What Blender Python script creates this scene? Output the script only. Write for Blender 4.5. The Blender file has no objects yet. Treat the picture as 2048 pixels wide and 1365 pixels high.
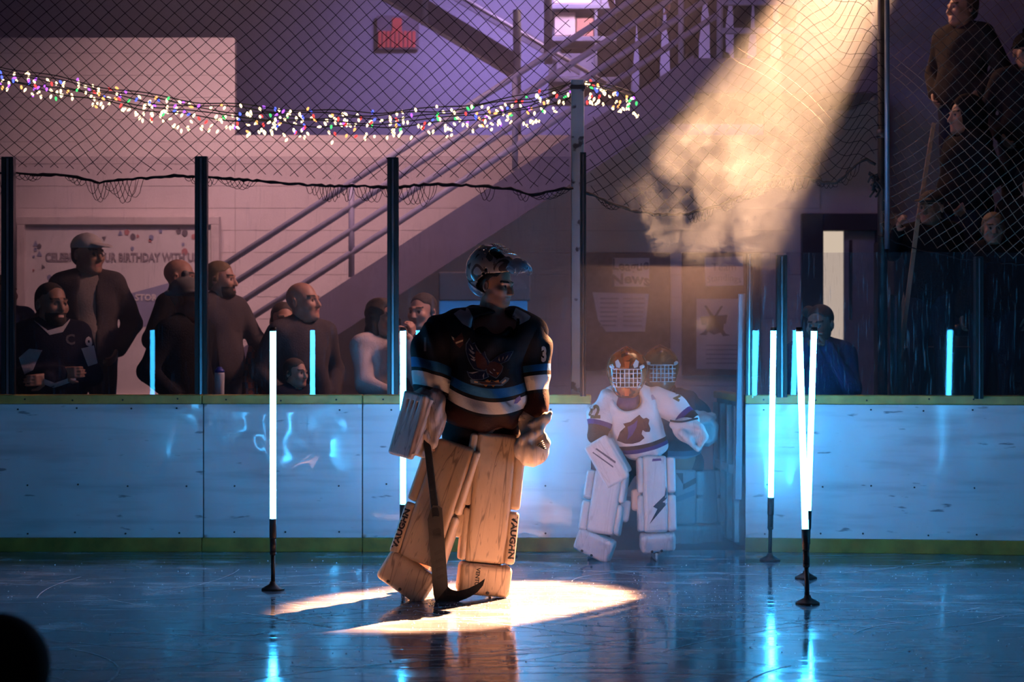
import bpy, bmesh, math, random
import numpy as np
from mathutils import Vector, Matrix, geometry
from mathutils.bvhtree import BVHTree

random.seed(7); np.random.seed(7)
scene = bpy.context.scene
COL = scene.collection
PI = math.pi

# ------------------------------------------------------------------ camera
F, CX, HY, CZ = 4000.0, 1024.0, 655.0, 1.55          # focal length in px of a 2048 px wide frame, horizon row, eye height
cam = bpy.data.cameras.new('camera'); cam_o = bpy.data.objects.new('camera', cam); COL.objects.link(cam_o)
cam_o.location = (0, 0, CZ); cam_o.rotation_euler = (PI/2, 0, 0)
cam.sensor_width = 36.0; cam.lens = F/2048*36.0; cam.shift_y = -(682.5-HY)/2048
cam.clip_start = 0.1; cam.clip_end = 200
cam.dof.use_dof = True; cam.dof.focus_distance = 11.7; cam.dof.aperture_fstop = 2.8
scene.camera = cam_o

# ------------------------------------------------------------------ world and view
world = bpy.data.worlds.new('world'); scene.world = world; world.use_nodes = True
world.node_tree.nodes['Background'].inputs[0].default_value = (0.55, 0.42, 0.72, 1)
world.node_tree.nodes['Background'].inputs[1].default_value = 0.018
vs = scene.view_settings
vs.view_transform = 'Standard'; vs.look = 'None'; vs.exposure = 0.0; vs.gamma = 1.0; vs.use_curve_mapping = False
cy = scene.cycles
cy.use_denoising = True
cy.max_bounces = 5; cy.diffuse_bounces = 2; cy.glossy_bounces = 3; cy.transmission_bounces = 4
cy.transparent_max_bounces = 16; cy.volume_bounces = 1
cy.sample_clamp_indirect = 6.0; cy.caustics_reflective = False; cy.caustics_refractive = False
cy.volume_step_rate = 2.0; cy.volume_max_steps = 48
cy.use_adaptive_sampling = True; cy.adaptive_threshold = 0.15; cy.adaptive_min_samples = 10

# ------------------------------------------------------------------ lights
def light(name, kind, loc, aim, power, color, **kw):
    d = bpy.data.lights.new(name, kind); d.energy = power; d.color = color
    for k, v in kw.items(): setattr(d, k, v)
    o = bpy.data.objects.new(name, d); COL.objects.link(o); o.location = loc
    o.rotation_euler = (Vector(aim)-Vector(loc)).to_track_quat('-Z', 'Y').to_euler()
    return o
SPOT_AIM = Vector((-.22, 11.26, 0.0)); SPOT_AT = SPOT_AIM+Vector((.462, .530, .710))*9.6
spot = light('follow_spot', 'SPOT', SPOT_AT, SPOT_AIM, 215000, (1.0, 0.44, 0.21), spot_size=math.radians(10.6), spot_blend=0.42, shadow_soft_size=0.05)
# lobby lamps over the spectators, above the top of the frame
light('lobby_lamp', 'AREA', (-2.2, 15.7, 5.6), (-1.9, 18.3, 1.5), 50, (1.0, 0.56, 0.56), shape='RECTANGLE', size=2.6, size_y=0.5, spread=math.radians(84))
light('lobby_lamp_side', 'AREA', (1.9, 14.6, 5.0), (-1.9, 14.8, 1.2), 42, (1.0, 0.50, 0.40), shape='RECTANGLE', size=0.8, size_y=0.4, spread=math.radians(75))
light('purple_lamp', 'AREA', (0.3, 19.8, 6.0), (0.5, 22.5, 3.6), 62, (0.50, 0.37, 1.0), shape='RECTANGLE', size=1.2, size_y=0.5, spread=math.radians(110))
light('purple_fill', 'AREA', (0.6, 14.5, 5.0), (0.5, 17.0, 2.4), 20, (0.42, 0.28, 1.0), shape='RECTANGLE', size=1.4, size_y=0.4)  # added fill, stands in for the string lights' purple glow on the stairs

light('rim_fill', 'AREA', (2.3, 17.3, 4.9), (3.9, 15.9, 3.0), 20, (1.0, 0.50, 0.30), shape='RECTANGLE', size=.6, size_y=.3, spread=math.radians(100))  # added fill that gives the right crowd warm rims, like spotlight spill

# ------------------------------------------------------------------ helpers
def W(px, py, Y):
    """place of a photograph pixel at real distance Y"""
    return Vector(((px-CX)/F*Y, Y, CZ-(py-HY)/F*Y))

def tag(o, label=None, cat=None, group=None, kind=None):
    if label: o['label'] = label
    if cat: o['category'] = cat
    if group: o['group'] = group
    if kind: o['kind'] = kind
    return o

def empty(name, loc, label=None, cat=None, group=None, kind=None, rz=0.0):
    o = bpy.data.objects.new(name, None); COL.objects.link(o)
    o.location = loc; o.rotation_euler = (0, 0, rz); o.empty_display_size = 0.1
    return tag(o, label, cat, group, kind)

def link(name, me, mat=None, parent=None, loc=None):
    o = bpy.data.objects.new(name, me); COL.objects.link(o)
    if mat is not None and len(me.materials) == 0:
        for m in (mat if isinstance(mat, (list, tuple)) else [mat]): me.materials.append(m)
    if parent is not None: o.parent = parent
    if loc is not None: o.location = loc
    return o

def mesh_np(name, V, Fq, smooth=True):
    """mesh from numpy verts (n,3) and quads/tris (m,k)"""
    me = bpy.data.meshes.new(name)
    V = np.asarray(V, np.float32); Fq = np.asarray(Fq, np.int32)
    n, k = Fq.shape
    me.vertices.add(len(V)); me.vertices.foreach_set('co', V.ravel())
    me.loops.add(n*k); me.loops.foreach_set('vertex_index', Fq.ravel())
    me.polygons.add(n); me.polygons.foreach_set('loop_start', np.arange(0, n*k, k, dtype=np.int32))
    try: me.polygons.foreach_set('loop_total', np.full(n, k, np.int32))
    except Exception: pass
    me.update(calc_edges=True)
    if smooth: me.polygons.foreach_set('use_smooth', np.ones(n, bool))
    return me

def mesh_py(name, V, Fc, smooth=False):
    me = bpy.data.meshes.new(name); me.from_pydata([tuple(v) for v in V], [], Fc); me.update()
    if smooth: me.polygons.foreach_set('use_smooth', np.ones(len(me.polygons), bool))
    return me

def bm_mesh(name, bm, smooth=False):
    me = bpy.data.meshes.new(name); bm.to_mesh(me); bm.free()
    if smooth: me.polygons.foreach_set('use_smooth', np.ones(len(me.polygons), bool))
    return me

class MB:
    """collects boxes, tubes and prisms into one mesh"""
    def __init__(s): s.V = []; s.F = []; s.sm = []
    def _add(s, V, Fc, sm=False):
        b = len(s.V); s.V += [tuple(v) for v in V]; s.F += [[b+i for i in f] for f in Fc]; s.sm += [sm]*len(Fc)
    def box(s, c, half, R=None, bev=0.0):
        c = Vector(c); hx, hy, hz = half
        if bev > 0:
            bm = bmesh.new(); bmesh.ops.create_cube(bm, size=2.0)
            for v in bm.verts: v.co = Vector((v.co.x*hx, v.co.y*hy, v.co.z*hz))
            bmesh.ops.bevel(bm, geom=bm.edges[:], offset=min(bev, .49*2*min(half)), segments=2, affect='EDGES', profile=0.5)
            V = [(R @ v.co if R else v.co)+c for v in bm.verts]; bm.verts.index_update()
            s._add(V, [[v.index for v in f.verts] for f in bm.faces]); bm.free(); return s
        V = []
        for z in (-hz, hz):
            for x, y in ((-hx, -hy), (hx, -hy), (hx, hy), (-hx, hy)):
                v = Vector((x, y, z)); V.append((R @ v if R else v)+c)
        s._add(V, [[3, 2, 1, 0], [4, 5, 6, 7], [0, 1, 5, 4], [1, 2, 6, 5], [2, 3, 7, 6], [3, 0, 4, 7]]); return s
    def bx(s, lo, hi, bev=0.0):
        lo = Vector(lo); hi = Vector(hi); return s.box((lo+hi)/2, tuple(abs(v) for v in (hi-lo)/2), None, bev)
    def beam(s, a, b, w, h, bev=0.0):
        """box from a to b, w across (horizontal), h the other way"""
        a = Vector(a); b = Vector(b); d = (b-a); L = d.length; d = d/L
        up = Vector((0, 0, 1)) if abs(d.z) < .95 else Vector((0, 1, 0))
        x = d.cross(up).normalized(); z = x.cross(d)
        return s.box((a+b)/2, (w/2, L/2, h/2), Matrix((x, d, z)).transposed(), bev)
    def tube(s, pts, r, n=8, cap=True, sm=True):
        pts = [Vector(p) for p in pts]; m = len(pts); V = []
        rs = r if isinstance(r, (list, tuple)) else [r]*m
        up = None
        for i, p in enumerate(pts):
            d = (pts[min(i+1, m-1)]-pts[max(i-1, 0)])
            d = d.normalized() if d.length > 1e-9 else Vector((0, 0, 1))
            if up is None: up = d.orthogonal().normalized()
            x = (up-d*up.dot(d)); x = x.normalized() if x.length > 1e-6 else d.orthogonal().normalized(); up = x; y = d.cross(x)
            for k in range(n):
                a = 2*PI*k/n; V.append(p+(x*math.cos(a)+y*math.sin(a))*rs[i])
        Fc = [[i*n+k, i*n+(k+1) % n, (i+1)*n+(k+1) % n, (i+1)*n+k] for i in range(m-1) for k in range(n)]
        b = len(s.V); s._add(V, Fc, sm)
        if cap: s.F += [[b+k for k in range(n)][::-1], [b+(m-1)*n+k for k in range(n)]]; s.sm += [False, False]
        return s
    def lathe(s, c, prof, n=20, sm=True):
        """profile of (r, z) turned about the vertical through c"""
        c = Vector(c); V = []
        for r, z in prof:
            for k in range(n): V.append(c+Vector((r*math.cos(2*PI*k/n), r*math.sin(2*PI*k/n), z)))
        m = len(prof)
        Fc = [[i*n+k, i*n+(k+1) % n, (i+1)*n+(k+1) % n, (i+1)*n+k] for i in range(m-1) for k in range(n)]
        b = len(s.V); s._add(V, Fc, sm)
        s.F += [[b+k for k in range(n)][::-1], [b+(m-1)*n+k for k in range(n)]]; s.sm += [False, False]
        return s
    def prism(s, poly, o, u, v, w):
        """2-D polygon extruded: point o+u*x+v*y, thickness vector w"""
        o = Vector(o); u = Vector(u); v = Vector(v); w = Vector(w); n = len(poly)
        A = [o+u*x+v*y for x, y in poly]; B = [p+w for p in A]
        tri = geometry.tessellate_polygon([[Vector((x, y, 0)) for x, y in poly]])
        Fc = [list(t) for t in tri]+[[i+n for i in t][::-1] for t in tri]+[[i, (i+1) % n, (i+1) % n+n, i+n] for i in range(n)]
        s._add(A+B, Fc); return s
    def mesh(s, name, origin=(0, 0, 0)):
        o = Vector(origin); me = bpy.data.meshes.new(name)
        me.from_pydata([tuple(Vector(v)-o) for v in s.V], [], s.F); me.update()
        me.polygons.foreach_set('use_smooth', np.array(s.sm, bool))
        bm = bmesh.new(); bm.from_mesh(me); bmesh.ops.recalc_face_normals(bm, faces=bm.faces); bm.to_mesh(me); bm.free()
        return me
    def build(s, name, mat, parent=None, origin=None):
        """origin: world point of the object's origin (parent's location when it has a parent)"""
        if parent is not None:
            org = world_loc(parent); return link(name, s.mesh(name, org), mat, parent)
        org = Vector(origin) if origin is not None else Vector(s.V[0])*0
        o = link(name, s.mesh(name, org), mat); o.location = org; return o

def world_loc(o):
    p = Vector((0, 0, 0))
    while o is not None: p = p+o.location; o = o.parent
    return p

# ------------------------------------------------------------------ signed distance shapes -> meshes
class SDF:
    def __init__(s): s.pr = []; s.disp = None
    def _p(s, fn, lo, hi, k, op): s.pr.append((fn, np.array(lo, float), np.array(hi, float), k, op)); return s
    def cap(s, a, b, ra, rb=None, k=0.02, op='u'):
        a = np.array(a, float); b = np.array(b, float); rb = ra if rb is None else rb; r = max(ra, rb)
        ab = b-a; L = max(ab.dot(ab), 1e-9)
        def fn(x, y, z):
            t = np.clip(((x-a[0])*ab[0]+(y-a[1])*ab[1]+(z-a[2])*ab[2])/L, 0, 1)
            return np.sqrt((x-a[0]-t*ab[0])**2+(y-a[1]-t*ab[1])**2+(z-a[2]-t*ab[2])**2)-(ra+(rb-ra)*t)
        return s._p(fn, np.minimum(a, b)-r, np.maximum(a, b)+r, k, op)
    def chain(s, pts, rs, k=0.02, op='u'):
        for i in range(len(pts)-1): s.cap(pts[i], pts[i+1], rs[i], rs[i+1], k, op)
        return s
    def ell(s, c, r, R=None, k=0.02, op='u'):
        c = np.array(c, float); r = np.array([r]*3 if np.isscalar(r) else r, float)
        M = np.eye(3) if R is None else np.array(R.to_3x3().transposed())
        def fn(x, y, z):
            x = x-c[0]; y = y-c[1]; z = z-c[2]
            a = M[0, 0]*x+M[0, 1]*y+M[0, 2]*z; b = M[1, 0]*x+M[1, 1]*y+M[1, 2]*z; d = M[2, 0]*x+M[2, 1]*y+M[2, 2]*z
            k0 = np.sqrt((a/r[0])**2+(b/r[1])**2+(d/r[2])**2); k1 = np.sqrt((a/r[0]**2)**2+(b/r[1]**2)**2+(d/r[2]**2)**2)
            return k0*(k0-1)/np.maximum(k1, 1e-6)
        e = r if R is None else np.full(3, r.max())
        return s._p(fn, c-e, c+e, k, op)
    def box(s, c, half, R=None, rd=0.01, k=0.005, op='u', warp=None):
        c = np.array(c, float); h = np.array(half, float)-rd
        M = np.eye(3) if R is None else np.array(R.to_3x3().transposed())
        def fn(x, y, z):
            x = x-c[0]; y = y-c[1]; z = z-c[2]
            a = M[0, 0]*x+M[0, 1]*y+M[0, 2]*z; b = M[1, 0]*x+M[1, 1]*y+M[1, 2]*z; d = M[2, 0]*x+M[2, 1]*y+M[2, 2]*z
            if warp: a, b, d = warp(a, b, d)
            qa = np.abs(a)-h[0]; qb = np.abs(b)-h[1]; qd = np.abs(d)-h[2]
            return np.sqrt(np.maximum(qa, 0)**2+np.maximum(qb, 0)**2+np.maximum(qd, 0)**2)+np.minimum(np.maximum(np.maximum(qa, qb), qd), 0)-rd
        e = np.abs(np.eye(3) if R is None else np.array(R.to_3x3())) @ np.array(half, float) + (0.08 if warp else 0)
        return s._p(fn, c-e, c+e, k, op)
    def plane(s, p, n, k=0.005):
        """cut away everything on the side n points to"""
        p = np.array(p, float); n = np.array(Vector(n).normalized(), float)
        def fn(x, y, z): return -((x-p[0])*n[0]+(y-p[1])*n[1]+(z-p[2])*n[2])
        s.pr.append((fn, None, None, k, 's')); return s
    def arr(s, res):
        us = [p for p in s.pr if p[4] == 'u']
        lo = np.min([p[1] for p in us], 0)-4*res; hi = np.max([p[2] for p in us], 0)+4*res
        n = np.ceil((hi-lo)/res).astype(int)+1
        ax = [lo[i]+res*np.arange(n[i]) for i in range(3)]
        G = np.full(n, 0.25, np.float32)
        for fn, a, b, k, op in s.pr:
            if a is None: sl = [slice(0, n[i]) for i in range(3)]
            else:
                pad = k+3*res
                i0 = np.clip(np.floor((a-pad-lo)/res).astype(int), 0, n); i1 = np.clip(np.ceil((b+pad-lo)/res).astype(int)+1, 0, n)
                sl = [slice(i0[i], i1[i]) for i in range(3)]
            x = ax[0][sl[0]][:, None, None]; y = ax[1][sl[1]][None, :, None]; z = ax[2][sl[2]][None, None, :]
            if x.size*y.size*z.size == 0: continue
            d = fn(x, y, z).astype(np.float32); g = G[tuple(sl)]
            d = np.broadcast_to(d, g.shape)
            if op == 'u': h = np.maximum(k-np.abs(g-d), 0)/max(k, 1e-6); G[tuple(sl)] = np.minimum(g, d)-h*h*k*.25
            else: d = -d; h = np.maximum(k-np.abs(g-d), 0)/max(k, 1e-6); G[tuple(sl)] = np.maximum(g, d)+h*h*k*.25
        if s.disp: G = G+s.disp(ax[0][:, None, None], ax[1][None, :, None], ax[2][None, None, :]).astype(np.float32)
        G[0] = G[-1] = .2; G[:, 0] = G[:, -1] = .2; G[:, :, 0] = G[:, :, -1] = .2
        V, Q = nets(G)
        return V*res+lo, Q
    def mesh(s, name, res, origin=(0, 0, 0)):
        V, Q = s.arr(res); return mesh_np(name, V-np.array(origin, float), Q)

def nets(f):
    s = f < 0; nx, ny, nz = f.shape
    cs = [(i, j, k) for i in (0, 1) for j in (0, 1) for k in (0, 1)]
    sub = lambda A, c: A[c[0]:nx-1+c[0], c[1]:ny-1+c[1], c[2]:nz-1+c[2]]
    cnt = sum(sub(s, c).astype(np.int8) for c in cs)
    act = (cnt > 0) & (cnt < 8); idx = np.full(act.shape, -1, np.int32); I = np.argwhere(act); idx[act] = np.arange(len(I))
    val = np.stack([f[I[:, 0]+c[0], I[:, 1]+c[1], I[:, 2]+c[2]] for c in cs], 1)
    acc = np.zeros((len(I), 3)); num = np.zeros(len(I))
    for a in range(8):
        for b in range(a+1, 8):
            df = [cs[b][i]-cs[a][i] for i in range(3)]
            if sum(abs(v) for v in df) != 1: continue
            m = (val[:, a] < 0) != (val[:, b] < 0)
            t = np.where(m, val[:, a]/np.where(m, val[:, a]-val[:, b], 1), 0)
            for i in range(3): acc[:, i] += np.where(m, cs[a][i]+df[i]*t, 0)
            num += m
    V = I+acc/np.maximum(num, 1)[:, None]
    Q = []
    for axis in range(3):
        A = np.moveaxis(s, axis, 0); X = np.moveaxis(idx, axis, 0)
        a = A[:-1, 1:-1, 1:-1]; b = A[1:, 1:-1, 1:-1]; E = np.argwhere(a != b)
        i, j, k = E[:, 0], E[:, 1], E[:, 2]
        q = np.stack([X[i, j, k], X[i, j+1, k], X[i, j+1, k+1], X[i, j, k+1]], 1)
        flip = ~a[i, j, k]
        if axis == 1: flip = ~flip
        q[flip] = q[flip][:, ::-1]
        Q.append(q)
    return V, np.concatenate(Q)

def set_attr(me, name, vals):
    a = me.attributes.new(name, 'FLOAT', 'POINT'); a.data.foreach_set('value', np.asarray(vals, np.float32))

def coords(me):
    a = np.empty(len(me.vertices)*3, np.float32); me.vertices.foreach_get('co', a); return a.reshape(-1, 3)

def face_mats(me, fn):
    """material index by face centre: fn(centres (n,3)) -> ints"""
    c = np.empty(len(me.polygons)*3, np.float32); me.polygons.foreach_get('center', c)
    me.polygons.foreach_set('material_index', np.asarray(fn(c.reshape(-1, 3)), np.int32))

def bvh_of(me, off=(0, 0, 0)):
    o = Vector(off)
    return BVHTree.FromPolygons([v.co+o for v in me.vertices], [tuple(p.vertices) for p in me.polygons])

def decal(name, polys, to3d, d, bvh, mat, parent, lift=0.003, maxlen=0.03, mesh2d=None, org=None):
    """flat print laid on a curved surface. polys: 2-D outlines; to3d(x, y) -> start point; d: direction of projection"""
    bm = bmesh.new(); d = Vector(d).normalized()
    if mesh2d is not None:
        Vs, Fs = mesh2d
        vs_ = [bm.verts.new((x, y, 0)) for x, y in Vs]
        for f in Fs:
            try: bm.faces.new([vs_[i] for i in f])
            except ValueError: pass
    else:
        for poly in polys:
            vs_ = [bm.verts.new((x, y, 0)) for x, y in poly]
            for t in geometry.tessellate_polygon([[v.co for v in vs_]]):
                try: bm.faces.new([vs_[i] for i in t])
                except ValueError: pass
    for v in bm.verts: v.co = to3d(v.co.x, v.co.y)
    for _ in range(5):
        es = [e for e in bm.edges if e.calc_length() > maxlen]
        if not es: break
        bmesh.ops.subdivide_edges(bm, edges=es, cuts=1); bmesh.ops.triangulate(bm, faces=[f for f in bm.faces if len(f.verts) > 3])
    dead = []
    if org is None: org = world_loc(parent) if parent is not None else Vector((0, 0, 0))
    for v in bm.verts:
        h = bvh.ray_cast(v.co-d*0.4, d, 1.2)
        if h[0] is None: dead.append(v)
        else: v.co = h[0]-d*lift-org
    if dead: bmesh.ops.delete(bm, geom=dead, context='VERTS')
    bmesh.ops.recalc_face_normals(bm, faces=bm.faces)
    if bm.faces and sum((f.normal.dot(d) for f in bm.faces)) > 0: bmesh.ops.reverse_faces(bm, faces=bm.faces)
    return link(name, bm_mesh(name, bm, True), mat, parent)

def text2d(s, size=1.0, bold=0.0, ax='CENTER', sx=1.0):
    """outline mesh (verts 2-D, faces) of a line of text, height about size"""
    c = bpy.data.curves.new('t', 'FONT'); c.body = s; c.size = size; c.align_x = ax; c.align_y = 'CENTER'; c.offset = bold; c.resolution_u = 2
    o = bpy.data.objects.new('t', c); COL.objects.link(o)
    dg = bpy.context.evaluated_depsgraph_get(); me = o.evaluated_get(dg).to_mesh()
    V = [(v.co.x*sx, v.co.y) for v in me.vertices]; Fc = [tuple(p.vertices) for p in me.polygons]
    o.evaluated_get(dg).to_mesh_clear(); bpy.data.objects.remove(o); bpy.data.curves.remove(c)
    return V, Fc

def flat_text(name, s, o, u, v, size, mat, parent, bold=0.0, sx=1.0, lift=0.004, bend=None):
    """text as thin flat mesh in the plane o + u*x + v*y"""
    V, Fc = text2d(s, size, bold, sx=sx); u = Vector(u).normalized(); v = Vector(v).normalized(); n = u.cross(v); o = Vector(o)
    org = world_loc(parent) if parent is not None else Vector((0, 0, 0))
    P = []
    for x, y in V:
        if bend: x, y = bend(x, y)
        P.append(o+u*x+v*y+n*lift-org)
    return link(name, mesh_py(name, P, Fc), mat, parent)

# ------------------------------------------------------------------ materials
def mat(name, color, rough=0.6, metal=0.0, var=0.12, scale=6.0, bump=0.0, bscale=40.0, spec=0.5, emit=None, estr=0.0, sheen=0.0, coat=0.0, stretch=None):
    m = bpy.data.materials.new(name); m.use_nodes = True; nt = m.node_tree; N = nt.nodes; L = nt.links
    b = N['Principled BSDF']; b.inputs['Roughness'].default_value = rough; b.inputs['Metallic'].default_value = metal
    b.inputs['Specular IOR Level'].default_value = spec
    if coat: b.inputs['Coat Weight'].default_value = coat
    if sheen: b.inputs['Sheen Weight'].default_value = sheen
    tc = N.new('ShaderNodeTexCoord'); mp = N.new('ShaderNodeMapping'); L.new(tc.outputs['Object'], mp.inputs[0])
    if stretch: mp.inputs['Scale'].default_value = stretch
    nz = N.new('ShaderNodeTexNoise'); nz.inputs['Scale'].default_value = scale; nz.inputs['Detail'].default_value = 4; L.new(mp.outputs[0], nz.inputs['Vector'])
    rp = N.new('ShaderNodeMapRange'); rp.inputs[1].default_value = .3; rp.inputs[2].default_value = .7
    rp.inputs[3].default_value = 1-var; rp.inputs[4].default_value = 1+var; L.new(nz.outputs[0], rp.inputs[0])
    mx = N.new('ShaderNodeMix'); mx.data_type = 'RGBA'; mx.blend_type = 'MULTIPLY'; mx.inputs[0].default_value = 1
    mx.inputs[6].default_value = (*color, 1); L.new(rp.outputs[0], mx.inputs[7]); L.new(mx.outputs[2], b.inputs['Base Color'])
    if bump:
        n2 = N.new('ShaderNodeTexNoise'); n2.inputs['Scale'].default_value = bscale; n2.inputs['Detail'].default_value = 3; L.new(mp.outputs[0], n2.inputs['Vector'])
        bp = N.new('ShaderNodeBump'); bp.inputs['Strength'].default_value = bump; bp.inputs['Distance'].default_value = .01
        L.new(n2.outputs[0], bp.inputs['Height']); L.new(bp.outputs[0], b.inputs['Normal'])
    if emit:
        b.inputs['Emission Color'].default_value = (*emit, 1); b.inputs['Emission Strength'].default_value = estr
    return m

def bands(name, attr, stops, base, rough=0.75, bump=0.25):
    """cloth whose stripes follow a length stored on the mesh: stops = [(start, colour), ...]"""
    m = mat(name, base, rough, var=.1, bump=bump, bscale=120, spec=.15); nt = m.node_tree; N = nt.nodes; L = nt.links
    at = N.new('ShaderNodeAttribute'); at.attribute_name = attr
    r = N.new('ShaderNodeValToRGB'); r.color_ramp.interpolation = 'CONSTANT'; L.new(at.outputs['Fac'], r.inputs[0])
    el = r.color_ramp.elements
    while len(el) > 1: el.remove(el[0])
    el[0].position = 0; el[0].color = (*stops[0][1], 1)
    for p, c in stops[1:]:
        e = el.new(p); e.color = (*c, 1)
    mx = [n for n in N if n.type == 'MIX'][0]; L.new(r.outputs[0], mx.inputs[6])
    return m

def glow(name, color, strength, sample=True):
    m = bpy.data.materials.new(name); m.use_nodes = True; N = m.node_tree.nodes; N.clear()
    e = N.new('ShaderNodeEmission'); e.inputs[0].default_value = (*color, 1); e.inputs[1].default_value = strength
    o = N.new('ShaderNodeOutputMaterial'); m.node_tree.links.new(e.outputs[0], o.inputs[0])
    if not sample: m.cycles.emission_sampling = 'NONE'
    return m

def glass_mat(name, rough=0.02, tint=(0.97, 0.97, 0.98), wear=0.0, haze=(0.5, 0.5, 0.55), film=.08):
    m = bpy.data.materials.new(name); m.use_nodes = True; nt = m.node_tree; N = nt.nodes; L = nt.links; N.clear()
    t = N.new('ShaderNodeBsdfTransparent'); t.inputs[0].default_value = (*tint, 1)
    g = N.new('ShaderNodeBsdfGlossy'); g.inputs['Roughness'].default_value = rough; g.inputs[0].default_value = (1, 1, 1, 1)
    fr = N.new('ShaderNodeFresnel'); fr.inputs[0].default_value = 1.5
    mx = N.new('ShaderNodeMixShader'); L.new(fr.outputs[0], mx.inputs[0]); L.new(t.outputs[0], mx.inputs[1]); L.new(g.outputs[0], mx.inputs[2])
    out = N.new('ShaderNodeOutputMaterial'); last = mx
    if wear:
        tc = N.new('ShaderNodeTexCoord'); w = None
        for i, (sc, rot) in enumerate(((60, 35), (45, -20), (80, 75))):
            mp = N.new('ShaderNodeMapping'); L.new(tc.outputs['Object'], mp.inputs[0]); mp.inputs['Rotation'].default_value = (0, math.radians(rot), 0); mp.inputs['Scale'].default_value = (1, 1, .07)
            nz = N.new('ShaderNodeTexNoise'); nz.inputs['Scale'].default_value = sc; nz.inputs['Detail'].default_value = 1; L.new(mp.outputs[0], nz.inputs['Vector'])
            r = N.new('ShaderNodeMapRange'); r.inputs[1].default_value = .68; r.inputs[2].default_value = .76; L.new(nz.outputs[0], r.inputs[0])
            if w is None: w = r.outputs[0]
            else:
                a = N.new('ShaderNodeMath'); a.operation = 'MAXIMUM'; L.new(w, a.inputs[0]); L.new(r.outputs[0], a.inputs[1]); w = a.outputs[0]
        sc_ = N.new('ShaderNodeMath'); sc_.operation = 'MULTIPLY_ADD'; sc_.inputs[1].default_value = wear; sc_.inputs[2].default_value = wear*film; L.new(w, sc_.inputs[0])
        df = N.new('ShaderNodeBsdfDiffuse'); df.inputs[0].default_value = (*haze, 1)
        m2 = N.new('ShaderNodeMixShader'); L.new(sc_.outputs[0], m2.inputs[0]); L.new(mx.outputs[0], m2.inputs[1]); L.new(df.outputs[0], m2.inputs[2]); last = m2
    L.new(last.outputs[0], out.inputs[0])
    return m

# ================================================================== THE SETTING
BY = 13.8                                   # distance of the rink boards
def zpy(py, Y): return CZ-(py-HY)/F*Y
def xpx(px, Y): return (px-CX)/F*Y

# ---- ice
def ice_mat():
    m = bpy.data.materials.new('ice'); m.use_nodes = True; nt = m.node_tree; N = nt.nodes; L = nt.links; b = N['Principled BSDF']
    tc = N.new('ShaderNodeTexCoord')
    def noise(scale, detail, st=(1, 1, 1), rot=0.0):
        mp = N.new('ShaderNodeMapping'); mp.inputs['Scale'].default_value = st; mp.inputs['Rotation'].default_value = (0, 0, rot); L.new(tc.outputs['Object'], mp.inputs[0])
        n = N.new('ShaderNodeTexNoise'); n.inputs['Scale'].default_value = scale; n.inputs['Detail'].default_value = detail; L.new(mp.outputs[0], n.inputs['Vector']); return n.outputs[0]
    def rng(v, a, c, o0, o1):
        r = N.new('ShaderNodeMapRange'); r.inputs[1].default_value = a; r.inputs[2].default_value = c; r.inputs[3].default_value = o0; r.inputs[4].default_value = o1; L.new(v, r.inputs[0]); return r.outputs[0]
    def math_(op, a, c):
        n = N.new('ShaderNodeMath'); n.operation = op
        for i, v in enumerate((a, c)):
            if isinstance(v, float): n.inputs[i].default_value = v
            else: L.new(v, n.inputs[i])
        return n.outputs[0]
    big = noise(.9, 4); fine = noise(55, 3)
    s1 = noise(30, 1, (.03, 1, 1), .35); s2 = noise(26, 1, (.03, 1, 1), -.5); s3 = noise(34, 1, (.03, 1, 1), 1.3)
    sc = math_('MAXIMUM', math_('MAXIMUM', rng(s1, .66, .72, 0, 1), rng(s2, .66, .72, 0, 1)), rng(s3, .68, .74, 0, 1))
    snow = rng(noise(2.2, 6, (1, 1.6, 1)), .5, .72, 0, 1)
    cr = N.new('ShaderNodeMix'); cr.data_type = 'RGBA'; cr.inputs[6].default_value = (.11, .12, .15, 1); cr.inputs[7].default_value = (.50, .53, .58, 1)
    L.new(math_('MULTIPLY', snow, rng(fine, .3, .7, .5, 1.0)), cr.inputs[0])
    c2 = N.new('ShaderNodeMix'); c2.data_type = 'RGBA'; L.new(cr.outputs[2], c2.inputs[6]); c2.inputs[7].default_value = (.75, .78, .82, 1); L.new(math_('MULTIPLY', sc, .45), c2.inputs[0])
    L.new(c2.outputs[2], b.inputs['Base Color'])
    L.new(math_('ADD', rng(big, .3, .7, .06, .12), math_('MULTIPLY', snow, .12)), b.inputs['Roughness'])
    b.inputs['IOR'].default_value = 1.42
    bp = N.new('ShaderNodeBump'); bp.inputs['Strength'].default_value = .09; bp.inputs['Distance'].default_value = .004
    h = math_('ADD', math_('MULTIPLY', fine, .35), math_('MULTIPLY', sc, -.8)); h = math_('ADD', h, math_('MULTIPLY', noise(9, 3, (.35, 1, 1)), .8))
    L.new(h, bp.inputs['Height']); L.new(bp.outputs[0], b.inputs['Normal'])
    return m
M_ice = ice_mat()
ice = MB().bx((-9, 1, -.12), (9, BY+.1, 0)).build('floor_ice', M_ice); tag(ice, 'glossy scratched rink ice with blue reflections and snow', kind='structure')
M_lobby = mat('lobby_floor', (.045, .04, .05), .55, bump=.2)
tag(MB().bx((-9, BY+.1, -.12), (9, 23, 0)).build('floor_lobby', M_lobby), 'dark rubber floor behind the boards', kind='structure')

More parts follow.
